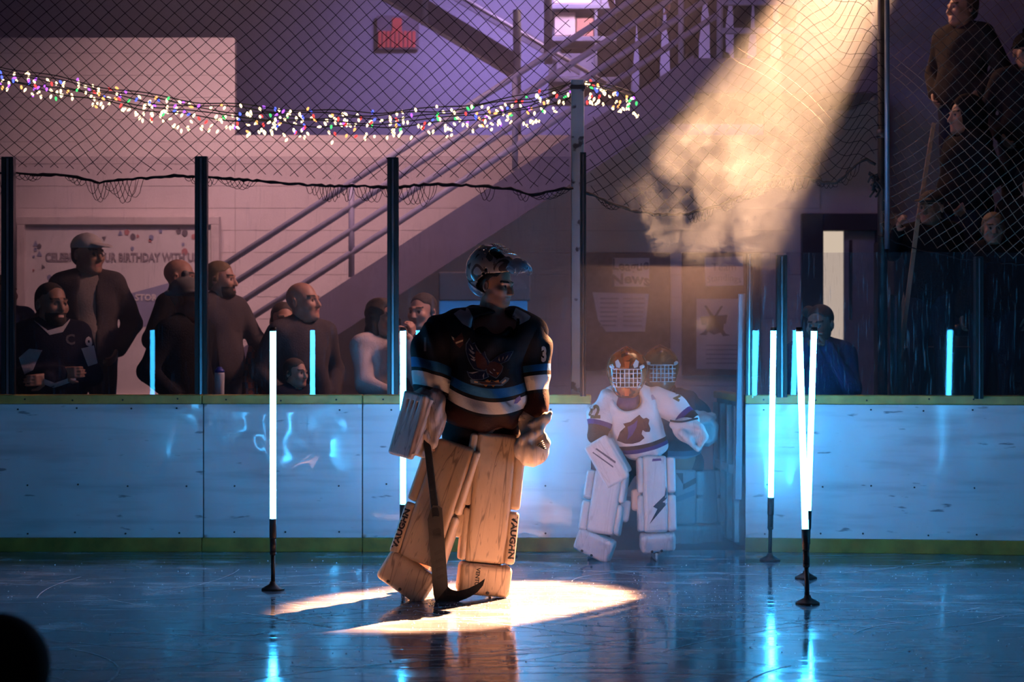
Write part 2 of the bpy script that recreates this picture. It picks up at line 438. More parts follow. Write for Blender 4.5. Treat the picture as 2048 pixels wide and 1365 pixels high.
# skate cuts and snow crumbs lying on the ice
M_snow = mat('snow', (.78, .80, .84), .7, bump=.5, bscale=200)
rs = random.Random(3); mb = MB()
for i in range(75):
    Y = rs.uniform(8.9, 12.9); X = rs.uniform(-.27, .27)*Y; L_ = rs.uniform(.25, 1.6); a = rs.gauss(0, .5)+rs.choice((0, PI)); cv = rs.uniform(-1.3, 1.3)
    pts = []
    for t in range(11):
        s_ = t/10*L_; pts.append(Vector((X, Y, .0015))); X += math.cos(a+cv*t/10)*L_/10; Y += math.sin(a+cv*t/10)*L_/10*.9
        if Y > 13.5: break
    w = rs.uniform(.0016, .0042)
    for p, q in zip(pts, pts[1:]):
        d = (q-p).normalized(); n = Vector((-d.y, d.x, 0))*w; mb._add([p-n, p+n, q+n, q-n], [[0, 1, 2, 3]])
tag(mb.build('skate_cut', M_snow, ice), kind='stuff')
mb = MB()
for i in range(1500):
    if i < 800: X = rs.gauss(.35, .75); Y = rs.gauss(11.1, .55)
    else: Y = rs.uniform(8.9, 13.3); X = rs.uniform(-.26, .26)*Y
    if Y > 13.6: continue
    r = rs.uniform(.002, .006); h = r*rs.uniform(.5, 1.2); p = Vector((X, Y, 0))
    mb._add([p+Vector((r, 0, 0)), p+Vector((-r*.6, r, 0)), p+Vector((-r*.5, -r, 0)), p+Vector((0, 0, h))], [[0, 1, 3], [1, 2, 3], [2, 0, 3], [2, 1, 0]])
tag(mb.build('snow_crumb', M_snow, ice), kind='stuff')

# ---- rink boards
def board_mat():
    m = mat('board_plastic', (.64, .68, .72), .30, var=.06, scale=2.2, spec=1.0); nt = m.node_tree; N = nt.nodes; L = nt.links; b = N['Principled BSDF']
    tc = N.new('ShaderNodeTexCoord')
    def noise(scale, st, det=3):
        mp = N.new('ShaderNodeMapping'); mp.inputs['Scale'].default_value = st; L.new(tc.outputs['Object'], mp.inputs[0])
        n = N.new('ShaderNodeTexNoise'); n.inputs['Scale'].default_value = scale; n.inputs['Detail'].default_value = det; L.new(mp.outputs[0], n.inputs['Vector']); return n.outputs[0]
    def rng(v, a, c, o0, o1):
        r = N.new('ShaderNodeMapRange'); r.inputs[1].default_value = a; r.inputs[2].default_value = c; r.inputs[3].default_value = o0; r.inputs[4].default_value = o1; L.new(v, r.inputs[0]); return r.outputs[0]
    marks = rng(noise(14, (.35, 1, 1.6)), .66, .72, 0, .75); streak = rng(noise(9, (.12, 1, 1.4), 5), .5, .75, 0, .35)
    mx0 = [n for n in N if n.type == 'MIX'][0]
    a = N.new('ShaderNodeMath'); a.operation = 'MAXIMUM'; L.new(marks, a.inputs[0]); L.new(streak, a.inputs[1])
    c = N.new('ShaderNodeMix'); c.data_type = 'RGBA'; L.new(mx0.outputs[2], c.inputs[6]); c.inputs[7].default_value = (.13, .14, .17, 1); L.new(a.outputs[0], c.inputs[0])
    L.new(c.outputs[2], b.inputs['Base Color'])
    L.new(rng(noise(2.6, (1, 1, 1.2), 4), .44, .60, .06, .26), b.inputs['Roughness'])
    bp = N.new('ShaderNodeBump'); bp.inputs['Strength'].default_value = .06; bp.inputs['Distance'].default_value = .006
    L.new(noise(7, (1, 1, 1), 5), bp.inputs['Height']); L.new(bp.outputs[0], b.inputs['Normal'])
    return m
M_board = board_mat()
M_cap = mat('cap_rail', (.44, .31, .08), .38, var=.2, scale=9)
M_kick = mat('kick_plate', (.27, .19, .03), .5, var=.3, scale=7)
M_dark = mat('dark_steel', (.035, .035, .045), .45)
M_black = mat('black_plastic', (.016, .016, .019), .4)
M_screw = mat('screw', (.03, .03, .035), .4, metal=.6)

def panel(parent, A, B, z0, z1, nrm, dents, name='panel'):
    """one sheet of board plastic from plan point A to B, a little buckled"""
    A = Vector(A); B = Vector(B); n = Vector(nrm); L_ = (B-A).length; nx, nz = max(12, int(L_/.03)), 32
    V = []; org = world_loc(parent)
    for j in range(nz+1):
        for i in range(nx+1):
            u = i/nx; w = j/nz; p = A.lerp(B, u); x = u*L_; z = z0+(z1-z0)*w
            d = .0025*math.sin(x*5+z*3)+.002*math.sin(z*7-x*2)
            if dents: d += dents(x, z)
            edge = min(1, min(u, 1-u)*L_/.04)*min(1, min(w, 1-w)*(z1-z0)/.04)
            V.append(p+n*d*edge+Vector((0, 0, z))-org)
    q = [[j*(nx+1)+i, j*(nx+1)+i+1, (j+1)*(nx+1)+i+1, (j+1)*(nx+1)+i] for j in range(nz) for i in range(nx)]
    k = len(V); back = [A-n*.012+Vector((0, 0, z0)), B-n*.012+Vector((0, 0, z0)), B-n*.012+Vector((0, 0, z1)), A-n*.012+Vector((0, 0, z1))]
    V += [p-org for p in back]; c = [0, nx, nz*(nx+1)+nx, nz*(nx+1)]
    q += [[k+3, k+2, k+1, k]]+[[c[(i+1) % 4], c[i], k+i, k+(i+1) % 4] for i in range(4)]
    me = mesh_py(name, V, q)
    sm = np.zeros(len(me.polygons), bool); sm[:nx*nz] = True; me.polygons.foreach_set('use_smooth', sm)
    return link(name, me, M_board, parent)

def boards(name, label, A, B, seams, dents, cap_seams):
    """run of boards between plan points A and B (left to right)"""
    A = Vector((*A, 0)); B = Vector((*B, 0)); d = (B-A).normalized(); n = Vector((d.y, -d.x, 0)); L_ = (B-A).length
    root = empty(name, A, label, kind='structure')
    mb = MB(); mb.beam(A-n*.06+Vector((0, 0, .54)), B-n*.06+Vector((0, 0, .54)), .09, 1.05); mb.build('backing', M_dark, root)
    cuts = [0]+seams+[L_]
    for i in range(len(cuts)-1):
        panel(root, A+d*(cuts[i]+.004), A+d*(cuts[i+1]-.004), .098, 1.018, n, dents.get(i))
    cc = [0]+cap_seams+[L_]
    for i in range(len(cc)-1):
        m2 = MB(); a = A+d*(cc[i]+.002); b = A+d*(cc[i+1]-.002)
        m2.beam(a-n*.045+Vector((0, 0, 1.053)), b-n*.045+Vector((0, 0, 1.053)), .12, .062, .008); m2.build('cap_rail', M_cap, root)
        m2 = MB(); m2.beam(a+n*.004+Vector((0, 0, .048)), b+n*.004+Vector((0, 0, .048)), .026, .096, .004); m2.build('kick_plate', M_kick, root)
    sc = MB(); rr = random.Random(len(name))
    x = .12
    while x < L_:
        for z, off in ((1.052, .017), (.985, .004), (.46, .006), (.13, .006)):
            p = A+d*(x+rr.uniform(-.05, .05))+n*off+Vector((0, 0, z+rr.uniform(-.008, .008)))
            sc.tube([p-n*.01, p+n*.001], .0065, 8)
        x += .36
    tag(sc.build('screw', M_screw, root), kind='stuff')
    return root
def buckle0(x, z):                             # slack sheet: bows sideways most at mid height
    u = x-1.59; return .034*u*math.exp(-(u/.22)**2)*(-.9+1.9*((z-.74)/.26)**2 if abs(z-.74) < .36 else 2.7)*math.exp(-((z-.74)/.55)**2)
def buckle1(x, z):                             # sheet pushed out next to the seam
    p = (.03*x/.3+.10*x*x) if x < .46 else .067*math.exp(-((x-.46)/.3)**2)
    w = 1/(1+math.exp(-(z-.58-.10*math.sin(9*x))/.035)); return p*.62*w+.0016*math.sin(31*x+9*z)*math.sin(23*z)*w
def buckle2(x, z): return .010*math.exp(-((x-1.32)/.12)**2-((z-.6)/.4)**2)
AL = (xpx(-90, BY), BY); s0 = AL[0]
boards('wall_left', 'white plastic rink boards with olive cap rail and kick plate, left of the gate', AL, (xpx(1183, BY), BY),
       [xpx(407, BY)-s0, xpx(725, BY)-s0],
       {0: buckle0, 1: buckle1},
       [xpx(404, BY)-s0, xpx(725, BY)-s0])
boards('wall_right', 'white plastic rink boards with bright olive cap rail, right of the gate', (xpx(1490, BY), BY), (xpx(2160, 13.56), 13.56),
       [], {0: buckle2}, [])

# ---- glass, posts
M_alu = mat('aluminium', (.42, .44, .48), .28, metal=.9, var=.25, scale=14, stretch=(1, 1, .2))
M_glass = glass_mat('clear_glass', .01, (.93, .92, .94), wear=.05)
M_scr = glass_mat('scratched_glass', .03, (.90, .89, .92), wear=.20)

def post(px, w, y0, y1, Y, label, matf=None, lean=0.0, name='glass_post'):
    x = xpx(px, Y); wd = w*Y/F; z0 = zpy(y1, Y); z1 = zpy(y0, Y); lx = lean*Y/F
    root = empty(name, (x, Y, z0), label, 'post', 'posts that hold the rink glass')
    a = Vector((x, Y, z0)); b = Vector((x+lx, Y, z1))
    m1 = MB(); sx = wd/2
    m1.prism([(-sx, 0), (-sx, -.035), (-sx*.35, -.035), (-sx*.35, -.012), (sx*.35, -.012), (sx*.35, -.035), (sx, -.035), (sx, 0), (sx, .04), (-sx, .04)],
             a, (1, 0, 0), (0, 1, 0), b-a); m1.build('channel', M_black, root)
    m2 = MB(); m2.prism([(-sx*.33, -.013), (-sx*.2, -.028), (sx*.2, -.028), (sx*.33, -.013)], a, (1, 0, 0), (0, 1, 0), (b-a)*.996); m2.build('face_strip', matf or M_alu, root)
    m3 = MB(); m3.box(b+Vector((0, .003, -.004)), (sx*.96, .034, .006)); m3.build('end_cap', M_dark, root)
    return root
post(17, 24, 315, 789, BY-.02, 'dark aluminium glass post at the left edge of the photo')
post(403, 24, 314, 789, BY-.02, 'dark aluminium glass post above the board seam left of the first light tube')
post(786, 22, 316, 789, BY-.02, 'dark aluminium glass post just left of the standing goalie')
post(1166, 12, 306, 793, BY-.03, 'slim aluminium post with black tip fixed to the pale steel gate post')
post(1563, 20, 511, 795, BY-.05, 'aluminium glass post behind the three light tubes right of the gate')
post(1957, 15, 514, 798, BY-.20, 'aluminium glass post in front of the dark spectators on the right')
post(1497, 12, 508, 795, BY+.02, 'slim aluminium post at the edge of the open gate', lean=2)
post(1790, 22, 590, 1085, 14.35, 'blue-grey post behind the scratched glass beside the black pole', mat('blue_post', (.10, .13, .20), .5))

def pane(px0, px1, y0, y1, Y, m, label, Y1=None):
    Y1 = Y1 or Y
    a = Vector((xpx(px0, Y), Y, 0)); b = Vector((xpx(px1, Y1), Y1, 0)); z0 = zpy(y1, Y); z1 = zpy(y0, Y)
    mb = MB(); mb.beam(a+Vector((0, 0, (z0+z1)/2)), b+Vector((0, 0, (z0+z1)/2)), .012, z1-z0)
    o = mb.build('rink_glass', m, origin=(a.x, a.y, z0)); return tag(o, label, 'rink glass', 'sheets of rink glass')
GY = BY+.005
pane(-70, 8, 313, 790, GY, M_glass, 'clear rink glass cut off by the left edge of the photo')
pane(26, 394, 313, 790, GY-.03, M_glass, 'tall clear rink glass in front of the birthday banner and capped man', GY+.022)
pane(412, 778, 313, 790, GY-.03, M_glass, 'tall clear rink glass in front of the lower stair rails', GY+.022)
pane(794, 1143, 313, 790, GY, M_glass, 'tall clear rink glass behind the standing goalie')
pane(1504, 1555, 506, 796, GY-.02, M_scr, 'narrow rink glass between the open gate and the first post')
pane(1572, 1950, 506, 797, GY-.03, M_scr, 'scratched rink glass in front of the leaning child and the black pole', GY-.16)
pane(1964, 2130, 506, 798, GY-.17, M_scr, 'scratched rink glass cut off by the right edge of the photo', GY-.24)

# ---- tall poles
def mottled(name, base, dark):
    m = mat(name, base, .5, var=.1); nt = m.node_tree; N = nt.nodes; L = nt.links; b = N['Principled BSDF']
    tc = N.new('ShaderNodeTexCoord'); n = N.new('ShaderNodeTexNoise'); n.inputs['Scale'].default_value = 14; n.inputs['Detail'].default_value = 5; L.new(tc.outputs['Object'], n.inputs['Vector'])
    r = N.new('ShaderNodeMapRange'); r.inputs[1].default_value = .60; r.inputs[2].default_value = .66; L.new(n.outputs[0], r.inputs[0])
    mx0 = [q for q in N if q.type == 'MIX'][0]; c = N.new('ShaderNodeMix'); c.data_type = 'RGBA'; L.new(mx0.outputs[2], c.inputs[6]); c.inputs[7].default_value = (*dark, 1)
    L.new(r.outputs[0], c.inputs[0]); L.new(c.outputs[2], b.inputs['Base Color']); return m
M_gatepost = mottled('chipped_paint', (.30, .36, .42), (.05, .05, .06))
Yp = BY+.165
gp = empty('gate_post', (xpx(1155, Yp), Yp, 0), 'tall pale square steel post with chipped paint that carries the string lights', 'post')
m1 = MB(); m1.bx((xpx(1142, Yp), Yp-.045, .0), (xpx(1168, Yp), Yp+.045, zpy(160, Yp)), .006); m1.build('tube', M_gatepost, gp)
m1 = MB(); m1.bx((xpx(1140, Yp), Yp-.05, zpy(180, Yp)), (xpx(1170, Yp), Yp+.05, zpy(172, Yp)), .003); m1.build('collar', M_dark, gp)
m1 = MB(); m1.bx((xpx(1136, Yp), Yp-.06, 0), (xpx(1174, Yp), Yp+.06, .012)); m1.build('base_plate', M_dark, gp)
Yq = BY+.16
np_ = empty('net_pole', (xpx(1765, Yq), Yq, 0), 'tall black pole that carries the safety nets right of the gate', 'pole')
m1 = MB(); m1.tube([(xpx(1765, Yq), Yq, 0), (xpx(1765, Yq), Yq, 5.4)], 10*Yq/F, 16); m1.build('shaft', M_black, np_)
for z in (2.9, 3.9):
    m1 = MB(); m1.lathe((xpx(1765, Yq), Yq, z), [(.036, -.03), (.042, -.03), (.042, .03), (.036, .03)], 16); m1.build('clamp', M_dark, np_)
Yc = BY+.05
m1 = MB(); m1.tube([(xpx(1774, Yc), Yc, zpy(498, Yc)), (xpx(1774, Yc), Yc, 5.3)], 5*Yc/F, 12)
tag(m1.build('conduit', mat('conduit', (.20, .24, .32), .4, metal=.5), origin=(xpx(1774, Yc), Yc, zpy(498, Yc))), 'thin grey-blue conduit strapped along the black net pole', 'pipe')

# ---- the open gate
M_teal = mat('gate_paint', (.30, .42, .46), .4, var=.2)
hx = xpx(1487, BY+.1)
gate = empty('rink_gate', (hx, BY+.12, .02), 'open rink gate swung away behind the end of the right boards', 'gate')
ga = Vector((hx, BY+.12, 0)); gb = Vector((xpx(1440, 14.75), 14.75, 0))
m1 = MB(); m1.beam(ga+Vector((0, 0, .53)), gb+Vector((0, 0, .53)), .05, 1.0, .004); m1.build('leaf', mat('gate_leaf', (.12, .17, .19), .5, var=.3), gate)
m1 = MB(); m1.beam(ga+Vector((0, 0, 1.055)), gb+Vector((0, 0, 1.055)), .10, .05, .008); m1.build('cap_rail', M_cap, gate)
gd = (gb-ga).normalized(); gn = Vector((-gd.y, gd.x, 0))
for t in (.06, .36, .66, .97):
    p = ga.lerp(gb, t)+gn*.035; m1 = MB(); m1.bx((p.x-.02, p.y-.028, .05), (p.x+.02, p.y+.028, 1.0), .004); m1.build('stile', M_teal, gate)
m1 = MB(); m1.beam(ga+gn*.035+Vector((0, 0, .55)), gb+gn*.035+Vector((0, 0, .55)), .03, .06, .004); m1.build('cross_bar', M_teal, gate)
m1 = MB(); a = W(1476, 1000, BY+.1); b = W(1484, 588, BY+.1); m1.beam(a, b, .05, .05, .006)
tag(m1.build('gate_jamb', mat('jamb_paint', (.20, .24, .30), .45, var=.2), origin=a), 'leaning aluminium jamb bolted to the end of the right boards', 'post')

# ---- back walls
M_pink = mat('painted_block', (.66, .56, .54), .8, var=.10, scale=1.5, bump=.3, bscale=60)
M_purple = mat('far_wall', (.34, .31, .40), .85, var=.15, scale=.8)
WY = 18.3
def courses(root, x0, x1, z0, z1, h=.203):
    z = z0; mo = MB().bx((x0, WY+.02, z0), (x1, WY+.12, z1)); mo.build('mortar', M_dark if False else mat('mortar', (.52, .44, .43), .9), root)
    me = None
    while z < z1-.02:
        t = min(h, z1-z)
        m1 = MB(); m1.bx((x0, WY, z+.0015), (x1, WY+.05, z+t-.0015), .002); m1.build('block_course', M_pink, root); z += h
wb = empty('wall_back', (xpx(100, WY), WY, 0), 'pinkish painted block wall behind the spectators', kind='structure')
courses(wb, xpx(-140, WY), xpx(470, WY), 0, zpy(75, WY)); courses(wb, xpx(470, WY)+.002, xpx(1640, WY), 0, zpy(270, WY))
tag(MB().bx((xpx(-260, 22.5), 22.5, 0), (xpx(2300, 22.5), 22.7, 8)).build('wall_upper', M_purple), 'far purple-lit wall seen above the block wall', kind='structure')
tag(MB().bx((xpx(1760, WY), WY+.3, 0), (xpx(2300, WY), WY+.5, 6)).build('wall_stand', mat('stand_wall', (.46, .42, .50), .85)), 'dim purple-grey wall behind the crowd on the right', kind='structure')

# red wall sign
Yr = 22.45
sg = empty('wall_sign', W(795, 97, Yr), 'small dim red sign on the far purple wall, above the string lights', 'sign')
M_redsign = mat('red_letters', (.62, .08, .07), .6, emit=(.8, .10, .08), estr=.10)
p0 = W(754, 99, Yr); p1 = W(838, 32, Yr); MB().bx((p0.x, Yr-.03, p0.z), (p1.x, Yr+.02, p1.z), .004).build('plate', mat('sign_plate', (.20, .15, .20), .7), sg)
p0 = W(785, 64, Yr); p1 = W(804, 37, Yr); MB().bx((p0.x, Yr-.05, p0.z), (p1.x, Yr-.028, p1.z), .004).build('upper_mark', M_redsign, sg)
for i in range(9):
    p0 = W(757+i*8.5, 96, Yr); p1 = W(757+i*8.5+6.2, 63, Yr); MB().bx((p0.x, Yr-.05, p0.z), (p1.x, Yr-.028, p1.z), .003).build('letter_block', M_redsign, sg)

# ---- birthday banner
Yb = WY-.06
bn = empty('birthday_banner', W(240, 800, Yb), 'large framed birthday party banner on the block wall behind the capped man', 'banner')
M_frame = mat('banner_frame', (.55, .46, .44), .6); M_paper = mat('banner_print', (.60, .54, .53), .7, var=.06)
x0, x1 = xpx(36, Yb), xpx(440, Yb); z0, z1 = zpy(805, Yb), zpy(434, Yb); f = .075
MB().bx((x0, Yb-.02, z0), (x1, Yb+.04, z1)).build('sheet', M_paper, bn)
for lo, hi in (((x0, z1-f), (x1, z1)), ((x0, z0), (x1, z0+f)), ((x0, z0+f), (x0+f, z1-f)), ((x1-f, z0+f), (x1, z1-f))):
    MB().bx((lo[0], Yb-.06, lo[1]), (hi[0], Yb-.02, hi[1]), .006).build('frame_bar', M_frame, bn)
M_print = mat('dark_print', (.13, .10, .12), .7); M_pr2 = mat('red_print', (.42, .16, .16), .7); M_pr3 = mat('blue_print', (.22, .22, .34), .7)
flat_text('lettering', 'CELEBRATE YOUR BIRTHDAY WITH US', W(243, 516, Yb-.022), (1, 0, 0), (0, 0, 1), .11, mat('banner_ink', (.24, .19, .21), .7), bn, bold=.004, sx=.72)
flat_text('lettering', 'STOR', W(292, 596, Yb-.026), (1, 0, 0), (0, 0, 1), .08, M_paper, bn, bold=.003)
MB().prism([(0, 0), (.62, .17), (.86, .14), (.86, -.30), (0, -.30)], W(258, 588, Yb-.021), (1, 0, 0), (0, 0, 1), (0, -.003, 0)).build('printed_building', M_pr3, bn)
rr = random.Random(5)
for i in range(26):
    px = rr.choice((rr.uniform(60, 120), rr.uniform(205, 400))); py = rr.uniform(460, 505) if px > 130 else rr.uniform(480, 640)
    c = W(px, py, Yb-.022); r = rr.uniform(.012, .03); k = rr.choice((3, 5, 7)); a0 = rr.uniform(0, 6)
    MB().prism([(r*math.cos(a0+2*PI*j/k), r*math.sin(a0+2*PI*j/k)*1.2) for j in range(k)], c, (1, 0, 0), (0, 0, 1), (0, -.003, 0)).build('confetti', rr.choice((M_pr2, M_pr3, M_print)), bn)

# ---- main stair
SY = 17.0
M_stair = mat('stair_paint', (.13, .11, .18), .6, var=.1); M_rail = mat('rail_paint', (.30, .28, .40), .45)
st = empty('staircase', W(484, 697, SY), 'purple steel staircase with four parallel rails rising to the right', 'staircase')
sl = .65
def edge(px): return 697-(px-484)*sl
def ppoly(pts, Y, th, name, m, root):
    org = W(pts[0][0], pts[0][1], Y); poly = []
    for px, py in pts:
        p = W(px, py, Y); poly.append((p.x-org.x, p.z-org.z))
    return MB().prism(poly, org, (1, 0, 0), (0, 0, 1), (0, th, 0)).build(name, m, root)
ppoly([(330, edge(330)), (1388, edge(1388)), (1388, edge(1388)+98), (330+150, edge(330))], SY, .06, 'stringer', M_stair, st)
ppoly([(330, edge(330)), (1388, edge(1388)), (1388, edge(1388)+98), (330+150, edge(330))], SY+1.15, .05, 'stringer', M_stair, st)
ntr = 22
for i in range(ntr):
    px = 350+(1388-350)*i/ntr; a = W(px, edge(px)+14, SY); w = .30
    MB().bx((a.x, SY+.06, a.z-.02), (a.x+w, SY+1.15, a.z+.02)).build('tread', M_stair, st)
for off in (49, 94, 141, 190):
    MB().tube([W(330, edge(330)-off, SY+.03), W(1440, edge(1440)-off, SY+.03)], .027, 10).build('rail', M_rail, st)
for px in (380, 703, 1030, 1362):
    MB().tube([W(px, edge(px), SY+.03), W(px, edge(px)-192, SY+.03)], .026, 10).build('post', M_rail, st)

# ---- landing above the gate
LZ = zpy(116, SY)
ld = empty('landing', (xpx(1388, SY), SY, LZ), 'raised steel landing at the top of the staircase', 'landing')
MB().bx((xpx(1388, SY), SY, LZ-.30), (xpx(1760, SY), SY+2.6, LZ), .01).build('deck', M_stair, ld)
for py in (62, 5, -55):
    a = W(1440, py, SY+.03); b = W(1755, py, SY+.03); MB().beam(a, b, .05, .05, .006).build('rail', M_rail, ld)
for px in (1440, 1600, 1750):
    MB().tube([Vector((xpx(px, SY), SY+.03, LZ)), W(px, -70, SY+.03)], .028, 10).build('post', M_rail, ld)

# ---- second flight, shelf and boxes behind
UY = 19.6
uf = empty('upper_stair_flight', W(1040, 160, UY), 'second flight of steel stairs rising to the left above the string lights', 'staircase')
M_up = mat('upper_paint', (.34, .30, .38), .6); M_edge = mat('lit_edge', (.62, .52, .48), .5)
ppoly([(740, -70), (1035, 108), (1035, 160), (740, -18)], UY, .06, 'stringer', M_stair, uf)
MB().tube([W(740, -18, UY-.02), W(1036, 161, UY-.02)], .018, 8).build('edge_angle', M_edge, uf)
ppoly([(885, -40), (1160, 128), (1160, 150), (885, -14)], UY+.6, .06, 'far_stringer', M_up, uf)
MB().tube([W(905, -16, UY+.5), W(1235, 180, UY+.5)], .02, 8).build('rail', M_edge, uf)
for px, y0, y1 in ((850, -60, 50), (1034, 20, 330), (1096, -60, 128)):
    MB().tube([W(px, y1, UY+.02), W(px, y0, UY+.02)], .04, 8).build('post', M_rail, uf)
SHY = 20.6
sh = empty('storage_shelf', W(1150, 110, SHY), 'open shelf of pale boxes behind the upper stairs', 'shelf')
M_shelf = mat('shelf_metal', (.30, .28, .34), .5); M_cream = mat('cream_card', (.85, .68, .55), .6); M_or = mat('orange_card', (.75, .36, .22), .6)
for py in (20, 84, 165): MB().bx((xpx(1098, SHY), SHY-.25, zpy(py+5, SHY)), (xpx(1262, SHY), SHY+.3, zpy(py-4, SHY)), .004).build('board', M_shelf, sh)
for px in (1100, 1190, 1258): MB().bx((xpx(px-3, SHY), SHY-.24, zpy(200, SHY)), (xpx(px+3, SHY), SHY-.2, zpy(-60, SHY)), .003).build('upright', M_shelf, sh)
MB().bx((xpx(1098, SHY), SHY+.3, zpy(205, SHY)), (xpx(1262, SHY), SHY+.34, zpy(-60, SHY))).build('back_panel', mat('shelf_back', (.30, .27, .30), .8), sh)
for i, (a, b, y0, y1, mm, lb) in enumerate(((1106, 1182, -30, 14, M_cream, 'cream carton on the top board of the shelf'), (1108, 1150, 30, 78, M_cream, 'tall cream carton on the middle board of the shelf'),
        (1152, 1186, 42, 79, M_or, 'small orange carton on the middle board of the shelf'), (1112, 1188, 112, 160, M_up, 'grey carton on the lowest board of the shelf'), (1200, 1246, -20, 14, M_up, 'grey carton at the right end of the top board of the shelf'))):
    o = MB().bx((xpx(a, SHY), SHY-.2, zpy(y1, SHY)), (xpx(b, SHY), SHY+.1, zpy(y0, SHY)), .012).build('carton', mm, origin=W((a+b)/2, y1, SHY)); tag(o, lb, 'box', 'cartons on the storage shelf')
light('shelf_lamp', 'AREA', (.95, 19.9, 5.6), (.95, 20.5, 4.3), 16, (1.0, .66, .48), shape='RECTANGLE', size=.9, size_y=.3)

# ---- notice boards under the landing
NY = WY-.036
M_cork = mat('cork_board', (.20, .13, .11), .85, var=.2, scale=20); M_sheet = mat('notice_paper', (.62, .54, .54), .7); M_lines = mat('print_lines', (.36, .29, .31), .7)
def notice(px0, px1, py0, py1, label):
    root = empty('notice_board', W((px0+px1)/2, py1, NY), label, 'notice board')
    MB().bx((xpx(px0, NY), NY-.02, zpy(py1, NY)), (xpx(px1, NY), NY+.03, zpy(py0, NY)), .006).build('cork', M_cork, root); return root
def sheet(root, quad, name='paper'):
    Y = NY-.03; return ppoly(quad, Y, .008, name, M_sheet, root)
n1 = notice(1172, 1340, 506, 742, 'brown notice board with the league news sheet, left of the two')
sheet(n1, [(1225, 516), (1299, 516), (1298, 574), (1225, 573)])
def arch(s): return lambda x, y: (x, y*(1+s*9*x*x)+s*1.2*x*x)
flat_text('lettering', 'League', W(1261, 534, NY-.034), (1, 0, 0), (0, 0, 1), .12, M_print, n1, bold=.004, bend=lambda x, y: (x, y*(1+6*x*x)+.9*x*x))
flat_text('lettering', 'News', W(1261, 558, NY-.034), (1, 0, 0), (0, 0, 1), .13, M_print, n1, bold=.004, sx=1.15, bend=lambda x, y: (x, y*(1+6*x*x)-.9*x*x))
sheet(n1, [(1185, 585), (1298, 588), (1290, 664), (1212, 664), (1196, 640)])
for i in range(7):
    for a, b in ((1200, 1238), (1246, 1290)):
        ppoly([(a, 596+i*9), (b-i, 596+i*9), (b-i, 599+i*9), (a, 599+i*9)], NY-.034, .003, 'text_line', M_lines, n1)
n2 = notice(1364, 1520, 506, 752, 'brown notice board with the crossed-sticks poster, right of the two')
sheet(n2, [(1409, 515), (1486, 513), (1487, 571), (1411, 573)])
flat_text('lettering', 'Team', W(1448, 535, NY-.034), (1, 0, 0), (0, 0, 1), .10, M_lines, n2)
flat_text('lettering', 'Standings', W(1448, 556, NY-.034), (1, 0, 0), (0, 0, 1), .085, M_lines, n2, bend=lambda x, y: (x, y-.9*x*x))
sheet(n2, [(1393, 598), (1500, 598), (1500, 740), (1393, 738)])
M_emb = mat('emblem_ink', (.10, .08, .11), .7)
for q in ([(1400, 634), (1455, 630), (1452, 648), (1404, 650)], [(1412, 650), (1448, 648), (1446, 664), (1428, 670), (1414, 662)], [(1408, 612), (1413, 611), (1452, 668), (1460, 671), (1446, 673)], [(1446, 612), (1441, 613), (1408, 664), (1398, 670), (1412, 671)]):
    ppoly(q, NY-.034, .003, 'emblem', M_emb, n2)
for i in range(5): ppoly([(1412, 690+i*9), (1488, 690+i*9), (1488, 692+i*9), (1412, 692+i*9)], NY-.034, .003, 'text_line', M_lines, n2)

# ---- door with a lit gap
DY = WY-.02
d1 = empty('door_1', W(1690, 800, DY), 'dark door frame with a bright lit gap beside a grey leaf, behind the scratched glass', kind='structure')
M_jamb = mat('door_frame', (.045, .045, .06), .6)
z_b = 0.0
for a, b, y0, y1 in ((1602, 1645, 428, None), (1645, 1765, 428, 462), (1752, 1768, 462, None)):
    MB().bx((xpx(a, DY), DY-.06, 0 if y1 is None else zpy(y1, DY)), (xpx(b, DY), DY+.12, zpy(y0, DY)), .006).build('frame', M_jamb, d1)
MB().bx((xpx(1690, DY), DY+.06, 0), (xpx(1752, DY), DY+.10, zpy(462, DY)), .004).build('leaf', mat('door_leaf', (.34, .33, .38), .6), d1)
MB().bx((xpx(1700, DY), DY+.05, zpy(640, DY)), (xpx(1706, DY), DY+.06, zpy(480, DY)), .002).build('leaf_edge', M_jamb, d1)
MB().bx((xpx(1640, DY), DY+.11, 0), (xpx(1692, DY), DY+.13, zpy(462, DY))).build('lit_pane', glow('lit_room', (1.0, .80, .62), .62), d1)
tag(MB().bx((xpx(1530, WY), WY+.02, 2.5), (xpx(1780, WY), WY+.1, zpy(200, WY))).build('wall_over_door', M_pink), 'wall above the dark door frame', kind='structure')
tag(MB().bx((xpx(1630, WY), WY+.14, 0), (xpx(1800, WY), WY+.2, 2.6)).build('wall_behind_door', M_pink), 'wall strip behind the door', kind='structure')

# ---- blue cabinet behind the goalie
KY = 15.35
kb = empty('drinks_cabinet', W(968, 900, KY), 'blue cabinet with a dark top box behind the standing goalie', 'cabinet')
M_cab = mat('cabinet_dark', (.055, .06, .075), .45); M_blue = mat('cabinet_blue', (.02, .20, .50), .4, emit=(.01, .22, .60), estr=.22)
MB().bx((xpx(877, KY), KY, zpy(602, KY)), (xpx(1061, KY), KY+.5, zpy(544, KY)), .012).build('top_box', M_cab, kb)
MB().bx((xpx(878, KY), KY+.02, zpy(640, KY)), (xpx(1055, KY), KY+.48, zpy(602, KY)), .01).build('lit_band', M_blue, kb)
MB().bx((xpx(878, KY), KY+.01, 0), (xpx(1059, KY), KY+.5, zpy(640, KY)), .012).build('body', M_cab, kb)

# ================================================================== NETS, STRING LIGHTS, LIGHT TUBES
M_net = mat('net_cord', (.010, .008, .010), .9, spec=.1); M_rope = mat('net_rope', (.020, .016, .020), .85, bump=.4)
def interp(pts):
    xs = [p[0] for p in pts]; ys = [p[1] for p in pts]; return lambda x: float(np.interp(x, xs, ys))

